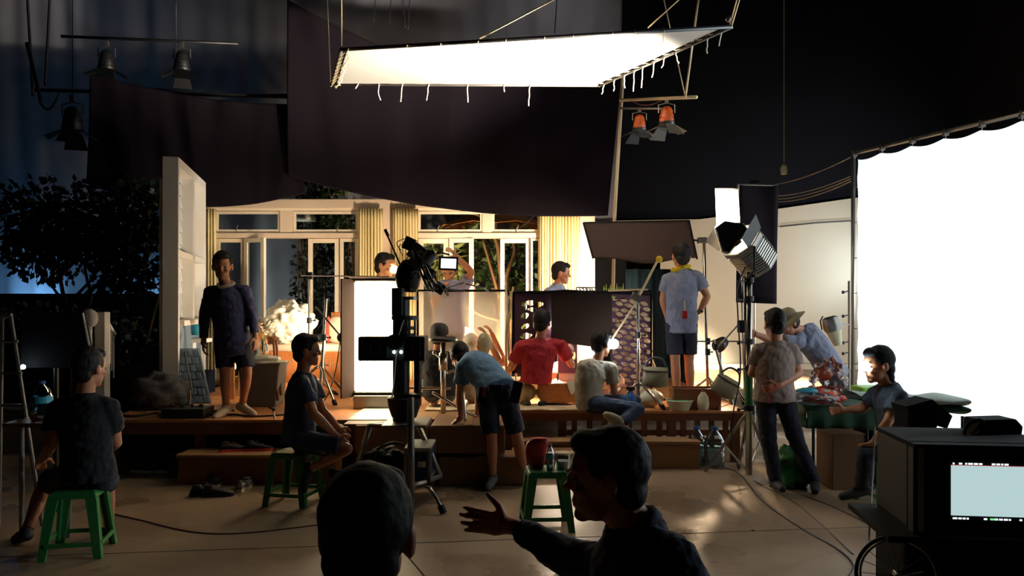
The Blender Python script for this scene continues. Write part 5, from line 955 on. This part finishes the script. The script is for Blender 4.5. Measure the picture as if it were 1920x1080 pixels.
        cb = MB(); cb.loft([[Hc+up*(z*h)+side*(r*.92*math.cos(2*PI*i/24)*h)+face*(r*1.08*math.sin(2*PI*i/24)*h-.008) for i in range(24)] for r,z in ((.093,.03),(.094,.06),(.085,.10),(.055,.128),(.02,.135))]); c1 = cb.build('hat_crown' if hair=='hat' else 'cap_crown',cm,t,smooth='auto')
        if hair == 'hat': MB().loft([[Hc+up*(z*h)+side*(r*math.cos(2*PI*i/30)*h)+face*(r*1.05*math.sin(2*PI*i/30)*h)+up*(.02*math.sin(2*PI*i/15)) for i in range(30)] for r,z in ((.09,.04),(.165,.022),(.165,.028),(.09,.05))],False).build('brim',cm,t,smooth=True)
        else: MB().prism([Hc+up*.035+side*(.07*math.cos(a))+face*(.08+.075*math.sin(a)) for a in [PI*i/10 for i in range(11)]],up*.008).build('cap_visor',cm,t)
    elif hair == 'hood':
        hb.ell(Hc+up*.03-face*.02,(.094,.108,.106),ax,24,14); hb.ell(Hc-up*.07-face*.035,(.08,.07,.07),ax,16,10); blob(hb,'head_scarf',hm,t,.007,3,.012)
    if shirt:
        c2 = MB(); c2.loft(rings(.016,0 if drop<.1 else -.06,drop,.008))
        for s_ in 'ab':
            sh = P['s'+s_]; limb(c2,[N.lerp(sh,.45)-(N-C).normalized()*.01,sh],[.062,.073])
            if 'e'+s_ in P:
                e = P['e'+s_]
                if sl == 'short': c2.cyl(sh,sh.lerp(e,.62),.073,.078+.0,16)
                elif sl == 'long':
                    c2.cyl(sh,e,.072,.06,16).ell(e,.06)
                    if 'w'+s_ in P: c2.cyl(e,e.lerp(P['w'+s_],.88),.06,.042,16)
        blob(c2,'shirt',shirt,t,vox*1.15,3,.026)
        MB().loft([[N+(Hc-N).normalized()*z+(p-N) for p in [N+ua*(r*math.cos(2*PI*i/20))+(Hc-N).normalized().cross(ua)*(r*.9*math.sin(2*PI*i/20)) for i in range(20)]] for r,z in ((.078,-.01),(.070,.022))],False).build('collar',shirt,t,smooth=True,solid=.008)
    if pants:
        c3 = MB(); tg = (mid-C).normalized(); rr = [r for r in rings(.012)][:4]; c3.loft([[p for p in r] for r in rr[:3]]+[rr[3]] if 0 else rr[:3])
        for s_ in 'ab':
            if 'h'+s_ in P and 'k'+s_ in P:
                hp,kn = P['h'+s_],P['k'+s_]; c3.ell(hp,.10,seg=16,rg=10)
                if pl == 'short': c3.cyl(hp,hp.lerp(kn,pf),.10,.092,18)
                else:
                    c3.cyl(hp,kn,.098,.074,18).ell(kn,.073)
                    if 'f'+s_ in P: an = P['f'+s_]; c3.cyl(kn,kn.lerp(an,.97),.072,.06,18)
        blob(c3,'shorts' if pl=='short' else 'trousers',pants,t,vox*1.25,3,.022)
    if shoes:
        for s_ in 'ab':
            if 't'+s_ in P:
                an,to = P['f'+s_],P['t'+s_]; d = (to-an).normalized(); sb_ = MB(); limb(sb_,[an-d*.045+V((0,0,-.015)),an.lerp(to,.5)+V((0,0,-.005)),to+d*.015],[.045,.045,.034]); sb_.cyl(an+V((0,0,-.01)),an+(P['k'+s_]-an).normalized()*.04,.047,.045); blob(sb_,'sock' if socks else 'shoe',shoes,t,.008,2)
    return t, P
M['tnavy'] = mat('navy_shirt', c(74,74,108), .85, bump=.2); M['tdark'] = mat('dark_shirt', c(52,58,78), .85, bump=.2); M['tblue'] = mat('light_blue_shirt', c(104,142,178), .85, bump=.2)
M['tred'] = mat('red_shirt', c(168,30,44), .8, bump=.2); M['ttan'] = mat('grey_tan_shirt', c(170,160,140), .85, bump=.2); M['tgrey'] = mat('grey_blue_shirt', c(138,142,165), .85, bump=.2); M['trose'] = mat('grey_rose_shirt', c(150,128,118), .85, bump=.2)
M['tblack'] = mat('black_shirt', c(20,21,26), .9, bump=.2); M['dshort'] = mat('dark_navy_cloth', c(38,40,56), .85, bump=.2); M['jean'] = mat('jeans', c(44,58,84), .85, bump=.2); M['khaki'] = mat('khaki', c(175,155,115), .85); M['sock'] = mat('beige_sock', c(200,180,150), .85)
M['scarfw'] = mat('white_scarf', c(235,225,205), .85); M['tgreyd'] = mat('dark_slate_shirt', c(58,68,80), .85, bump=.2); M['purple'] = mat('lilac_shirt', c(160,155,185), .85, bump=.2)
# 1 standing man left
t, P = person('person standing on the left stage in dark long-sleeved shirt and shorts, arms down', 8.3,
 dict(h=(417,499),n=(424,537),sa=(395,549),sb=(459,547),ea=(383,598),eb=(473,594),wa=(382,638,-.05),wb=(478,628,-.05),p=(437,643),ha=(420,648),hb=(454,648),ka=(422,700,-.04),kb=(463,700,-.03),fa=(424,766,-.02),fb=(454,762,.06),ta=(405,781,-.18),tb=(474,775,-.04)),
 (.25,-1,-.12), shirt='tnavy', sl='long', drop=.1, pants='dshort', pf=.8, shoes='sock', socks=True, vox=.008, curl=.7, hs=1.12, thumb={'a':(.3,-1,0),'b':(-.3,-1,0)})
MB().tube(smoothpath([P['n']+V((-.08,-.02,.02)),P['n']+V((-.03,-.1,-.01)),P['n']+V((.05,-.1,.0)),P['n']+V((.09,-.02,.03)),P['n']+V((0,.08,.05)),P['n']+V((-.08,-.02,.02))],5),.016).build('neck_scarf','cream',t,smooth=True)
# 2 seated profile man
t, P = person('person in profile sitting on a green stool left of the crane, navy tee and shorts', 6.95,
 dict(h=(575,657),n=(568,702),sa=(566,722,-.17),sb=(583,718,.17),ea=(588,776,-.2),eb=(604,770,.12),wa=(628,815,-.14),wb=(632,800,.1),p=(560,823),ha=(566,826,-.09),hb=(570,824,.09),ka=(650,842,-.14),kb=(636,806,.16),fa=(576,882,-.16),fb=(632,888,.2),ta=(570,914,-.2),tb=(652,905,.22)),
 (1,.25,.0), shirt='tdark', pants='jean', pf=.85, shoes='shoeblk', vox=.008, curl=.9, hs=1.05)
# 3 bending man
t, P = person('person bending forward over the cardboard boxes in light blue tee and dark shorts', 7.55,
 dict(h=(862,668,.5),n=(878,676,.35),sa=(868,690,.18),sb=(905,676,.42),ea=(862,738,.2),eb=(900,728,.55),wa=(864,783,.18),wb=(895,770,.6),p=(930,728,0),ha=(912,738,0),hb=(948,738,.02),ka=(922,822,-.02),kb=(970,820,.02),fa=(924,897,0),fb=(986,905,.1),ta=(915,912,-.17),tb=(996,918,-.04)),
 (-.35,.8,-.5), up=(-.3,.5,.8), shirt='tblue', pants='dshort', pf=.88, shoes='shoegrey', vox=.008, curl={'a':.25,'b':.7}, bend=(0,.02,.09), hdir={'a':(-.35,-.1,-.25)}, palm={'a':(0,0,-1)}, thumb={'a':(0,1,0)}, hs=1.05)
b = MB(); b.box(W(905,740,7.4),(.08,.05,.14),(0,8,0)).box(W(968,735,7.42),(.09,.06,.2),(0,12,0)).box(W(930,728,7.38),(.12,.05,.07)); b.build('tool_pouch','blackm',t,bev=.01); MB().box(W(908,735,7.36),(.03,.02,.09),(0,10,0)).build('red_tool','red',t)
# 4 red shirt man kneeling
t, P = person('person in red tee kneeling with back turned on the stage rug', 9.1,
 dict(h=(1017,605),n=(1013,637),sa=(977,650),sb=(1052,648),ea=(958,692,.1),eb=(1071,684,.12),wa=(950,700,.38),wb=(1062,668,.4),p=(1004,722),ha=(988,735),hb=(1022,735),ka=(972,752,.42),kb=(1040,752,.42),fa=(985,757,0),fb=(1030,757,.02),ta=(990,757,-.12),tb=(1015,757,-.12)),
 (.45,1,-.1), shirt='tred', drop=.0, pants='khaki', pl='long', shoes='shoeblk', hs=1.1, skin='skin2', vox=.008)
MB().ell(P['h']+V((.11,.05,-.02)),.03).build('face_glow','lamp',t,smooth=True)  # glowing ball added for the white glow at the face
# 5 tan shirt man on stage edge
t, P = person('person in pale tan tee and jeans squatting cross-legged at the stage edge, bare sole showing', 8.6,
 dict(h=(1128,645,.05),n=(1118,680,0),sa=(1094,690,-.1),sb=(1146,692,.05),ea=(1100,735,.2),eb=(1152,735,.05),wa=(1120,735,.35),wb=(1165,720,.3),p=(1106,752,0),ha=(1110,757,-.1),hb=(1125,755,.08),ka=(1196,768,-.2),kb=(1190,752,.25),fa=(1166,792,-.3),fb=(1140,765,.2),ta=(1136,776,-.34),tb=(1120,770,.1)),
 (.8,.6,-.1), shirt='ttan', drop=.05, pants='jean', pl='long', hs=1.05, bend=(-.09,-.04,.02))
MB().ell(P['h']+V((.13,.0,-.0)),.055).build('face_glow','lamp',t,smooth=True); MB().ell(P['h']+V((-.10,-.02,-.09)),.018).build('head_side_glow','lamp',t,smooth=True)  # glowing balls added beside the head for its bright halo
pf_ = W(1150,784,8.22); MB().ell(pf_,(.12,.035,.05),(V((.9,0,-.4)).normalized(),V((0,1,0)),V((.4,0,.9)).normalized())).build('shoe_sole','canvas',t,smooth=True)
# 6 standing man with yellow scarf
t, P = person('person standing with hands on hips, back turned, yellow scarf and blue-grey tee', 9.1,
 dict(h=(1277,480),n=(1277,508),sa=(1252,524),sb=(1308,520),ea=(1243,562,.05),eb=(1326,556,-.02),wa=(1249,590,.12),wb=(1312,584,.0),p=(1278,602),ha=(1263,610),hb=(1292,610),ka=(1266,676,-.03),kb=(1292,676,.02),fa=(1270,750),fb=(1295,748,.03),ta=(1264,757,.2),tb=(1300,756,.22)),
 (-.1,1,-.05), shirt='tgrey', drop=.1, pants='dshort', pf=.82, hs=1.12, skin='skin2', hdir={'b':(-.5,.5,-.5),'a':(.4,.6,-.5)}, wid=1.05)
MB().tube(smoothpath([P['n']+V((.0,-.07,.04)),P['n']+V((.09,-.02,.05)),P['n']+V((.02,.08,.02)),P['n']+V((-.08,.02,.02)),P['n']+V((-.09,-.04,.0)),P['n']+V((0,-.08,.04))],5),.024).build('yellow_scarf','yellow',t,smooth=True)
q = W(1284,590,8.92); MB().box(q,(.06,.03,.09)).build('walkie_pouch','red',t,bev=.01); MB().tube([q,q+V((-.005,0,.16))],.007).build('walkie_antenna','rope',t)
q = P['wb']; MB().tube([q+V((.0,0,.0)),q+V((.02,0,.02))],.034).build('wristwatch','black',t)
# 7 woman standing
t, P = person('person standing with back turned by the green table, grey-rose tee and dark trousers', 7.3,
 dict(h=(1452,607),n=(1454,643),sa=(1424,658),sb=(1484,657),ea=(1410,700,.05),eb=(1498,700,0),wa=(1425,700,.3),wb=(1462,722,-.14),p=(1452,738),ha=(1435,748),hb=(1470,748),ka=(1441,825,.0),kb=(1494,828,0),fa=(1455,905,0),fb=(1528,905,.1),ta=(1466,916,-.2),tb=(1528,920,-.15)),
 (-.2,1,-.05), shirt='trose', drop=.09, pants='dshort', pl='long', shoes='shoeblk', hair='bun', hs=1.02, skin='skin', hdir={'b':(-.8,-.1,-.25)}, thumb={'b':(0,0,1)}, curl=.9)
MB().tube(smoothpath([W(1462,722,7.05),W(1443,735,7.0),W(1440,750,7.0),W(1446,752,7.0)],4),.006).build('red_cord','red',t)
# 8 leaning man in hat
t, P = person('person in a sun hat leaning left over the table in a pale blue shirt', 8.3,
 dict(h=(1478,606,-.1),n=(1503,620,0),sa=(1496,642,-.18),sb=(1520,618,.18),ea=(1450,640,-.25),eb=(1495,660,.3),wa=(1420,628,-.35),wb=(1460,680,.4),p=(1563,703,0),ha=(1560,712,-.1),hb=(1570,712,.1),ka=(1562,790,-.05),kb=(1580,790,.1),fa=(1565,872,0),fb=(1590,868,.12),ta=(1545,880,-.1),tb=(1570,875,.0)),
 (-.9,-.25,-.45), up=(-.3,0,1), shirt='tgrey', sl='short', drop=.06, pants='dshort', pl='long', shoes='shoeblk', hair='hat', bend=(.02,0,.06), hs=1.05)
MB().box(P['wa']+V((-.09,0,.01)),(.02,.09,.14)).build('phone','black',t,bev=.004)
# 9 seated person at right
t, P = person('person seated on a stool in dark tee before the glowing frame, glow ball added at the face', 6.8,
 dict(h=(1647,684),n=(1664,722),sa=(1686,746,-.15),sb=(1644,738,.17),ea=(1664,792,-.22),eb=(1618,766,.25),wa=(1640,826,-.15),wb=(1588,768,.3),p=(1676,835),ha=(1668,843,-.09),hb=(1666,841,.09),ka=(1622,852,-.12),kb=(1628,850,.16),fa=(1616,918,-.1),fb=(1622,912,.15),ta=(1582,930,-.12),tb=(1592,924,.12)),
 (-1,-.1,-.1), shirt='tgreyd', pants='dshort', pl='long', shoes='shoeblk', hair='long', hm='tblack', bend=(.04,0,0), hs=1.15, curl=.9)
MB().ell(P['h']+V((-.125,-.03,-.01)),.042).build('face_glow','lamp',t,smooth=True)  # added glow ball before the face, no torch worn
# 10 far-left seated
t, P = person('person seated on a green stool at far left with back turned, black tee', 5.55,
 dict(h=(168,690),n=(160,742),sa=(108,768,.05),sb=(205,766,0),ea=(95,835,-.05),eb=(218,830,.1),wa=(80,860,.25),wb=(195,845,.35),p=(165,885),ha=(138,892),hb=(190,892),ka=(85,905,.35),kb=(200,905,.42),fa=(48,1000,.1),fb=(205,1000,.45),ta=(30,1010,.3),tb=(210,1010,.62)),
 (.35,1,-.05), shirt='tblack', drop=.08, pants='dshort', pf=.8, hair='short', hs=1.05, wid=.95, shoes='shoeblk')
# 11 foreground head
t, P = person('person seated in the near foreground, only the dark back of the head in view', 1.62,
 dict(h=(690,1002),n=(688,1125,.0),sa=(520,1230),sb=(855,1230),ea=(470,1480,.05),eb=(905,1480,.05),wa=(560,1650,.25),wb=(815,1650,.25),p=(688,1750),ha=(600,1770),hb=(775,1770),ka=(600,1640,.45),kb=(775,1640,.45)),
 (.05,1,0), shirt='tblack', drop=.05, pants='dshort', pf=.9, vox=.007, hs=1.03)
# 12 foreground man with outstretched hand
t, P = person('person in the foreground in profile with an arm stretched out, fingers spread', 2.25,
 dict(h=(1138,893,0),n=(1195,985,.0),sa=(1165,1072,.10),sb=(1270,1060,-.13),ea=(1055,1040,.28),eb=(1330,1240,-.1),wa=(965,987,.42),wb=(1230,1300,-.2),p=(1210,1430,0),ha=(1190,1440,.1),hb=(1230,1440,-.1),ka=(930,1440,.15),kb=(940,1440,-.1)),
 (-1,.12,.0), shirt='tdark', sl='long', drop=.05, pants='dshort', pl='short', vox=.0055, hs=1.0, curl={'a':.06,'b':.6}, hdir={'a':(-1,.1,.12)}, thumb={'a':(.15,.1,1)}, palm={'a':(0,1,0)}, hsc=1.0, wid=1.1)
# 13 assistants behind
t, P = person('person with short hair standing behind the light bank, looking at the camera', 9.9,
 dict(h=(722,498),n=(712,528),sa=(693,545,0),sb=(735,545,.1),ea=(690,585),eb=(745,585),wa=(700,620,-.1),wb=(750,600,-.2),p=(715,625),ha=(702,632),hb=(728,632),ka=(703,680),kb=(728,680),fa=(703,735),fb=(728,735),ta=(705,742,-.15),tb=(735,742,-.15)),
 (1,-.35,-.1), shirt='tgreyd', pants='dshort', pl='long', hs=1.15, skin='skin2')
MB().ell(P['h']+V((.12,-.05,-.05)),.05).build('face_glow','lampw',t,smooth=True)  # warm glow ball added where the face blows out
t, P = person('person in a lilac-grey tee operating the camera monitor behind the sheer frame', 9.75,
 dict(h=(842,508),n=(842,528),sa=(818,538),sb=(870,538),ea=(812,570,-.1),eb=(884,510,-.1),wa=(826,545,-.25),wb=(856,480,-.3),p=(842,618),ha=(830,625),hb=(856,625),ka=(830,672),kb=(858,672),fa=(830,728),fb=(860,728),ta=(828,740,-.15),tb=(865,740,-.15)),
 (-.1,-1,-.3), shirt='purple', pants='dgrey', pl='long', hs=1.05, skin='skin2', drop=.08, hair='short')
t, P = person('person with dark hair in grey-blue top standing by the bright right curtain', 10.6,
 dict(h=(1052,512),n=(1046,535),sa=(1030,548,-.1),sb=(1055,550,.1),ea=(1028,590),eb=(1065,590),wa=(1040,620),wb=(1070,610),p=(1043,622),ha=(1034,628),hb=(1052,628),ka=(1034,670),kb=(1052,670),fa=(1034,722),fb=(1052,722),ta=(1040,730,-.15),tb=(1060,730,-.15)),
 (1,-.1,-.1), shirt='tgrey', pants='dshort', pl='long', hs=1.1, skin='skin2', hair='short')
t, P = person('person in a backward cap squatting behind the padded camera seat, dark clothes', 8.95,
 dict(h=(824,632),n=(820,660,0),sa=(795,672),sb=(848,672),ea=(790,705,.1),eb=(855,710,.1),wa=(805,700,.35),wb=(835,700,.35),p=(825,735),ha=(810,738),hb=(840,738),ka=(788,690,.3),kb=(848,690,.35),fa=(815,752,.1),fb=(840,752,.1),ta=(812,757,-.05),tb=(845,757,.25)),
 (.2,1,-.1), shirt='tblack', pants='dgrey', pl='long', hair='cap', hs=1.08)
t, P = person('person in a pale head cloth crouching with both arms raised beside the red-shirt man', 9.3,
 dict(h=(884,646),n=(884,672),sa=(862,682,0),sb=(905,682,0),ea=(935,672,-.15),eb=(948,680,0),wa=(915,635,-.2),wb=(925,632,-.05),p=(900,735),ha=(888,740),hb=(912,740),ka=(888,735,.4),kb=(925,735,.35),fa=(888,757,.05),fb=(920,757,.05),ta=(890,760,-.1),tb=(925,760,-.1)),
 (.3,1,-.2), shirt='ttan', pants='khaki', pl='long', hair='hood', hm='scarfw', skin='skin2')
o = blobcloth('yellow_cloth',W(908,645,9.0),(.07,.04,.11),'cream','pale yellow cloth held up by the crouching person','cloth',7,.35,(24,16))
t, P = person('person with arm bent behind the wicker basket, warmly lit, facing the red-shirt man', 9.7,
 dict(h=(1062,655),n=(1062,680),sa=(1045,690,0),sb=(1082,690,0),ea=(1040,715,-.1),eb=(1085,715,-.1),wa=(1055,722,-.3),wb=(1075,722,-.3),p=(1062,740),ha=(1052,742),hb=(1074,742),ka=(1040,745,-.35),kb=(1085,745,-.35)),
 (-.4,-1,-.6), shirt='pcream', pants='khaki', pl='long', hair='hood', hm='pcream', skin='skin2')
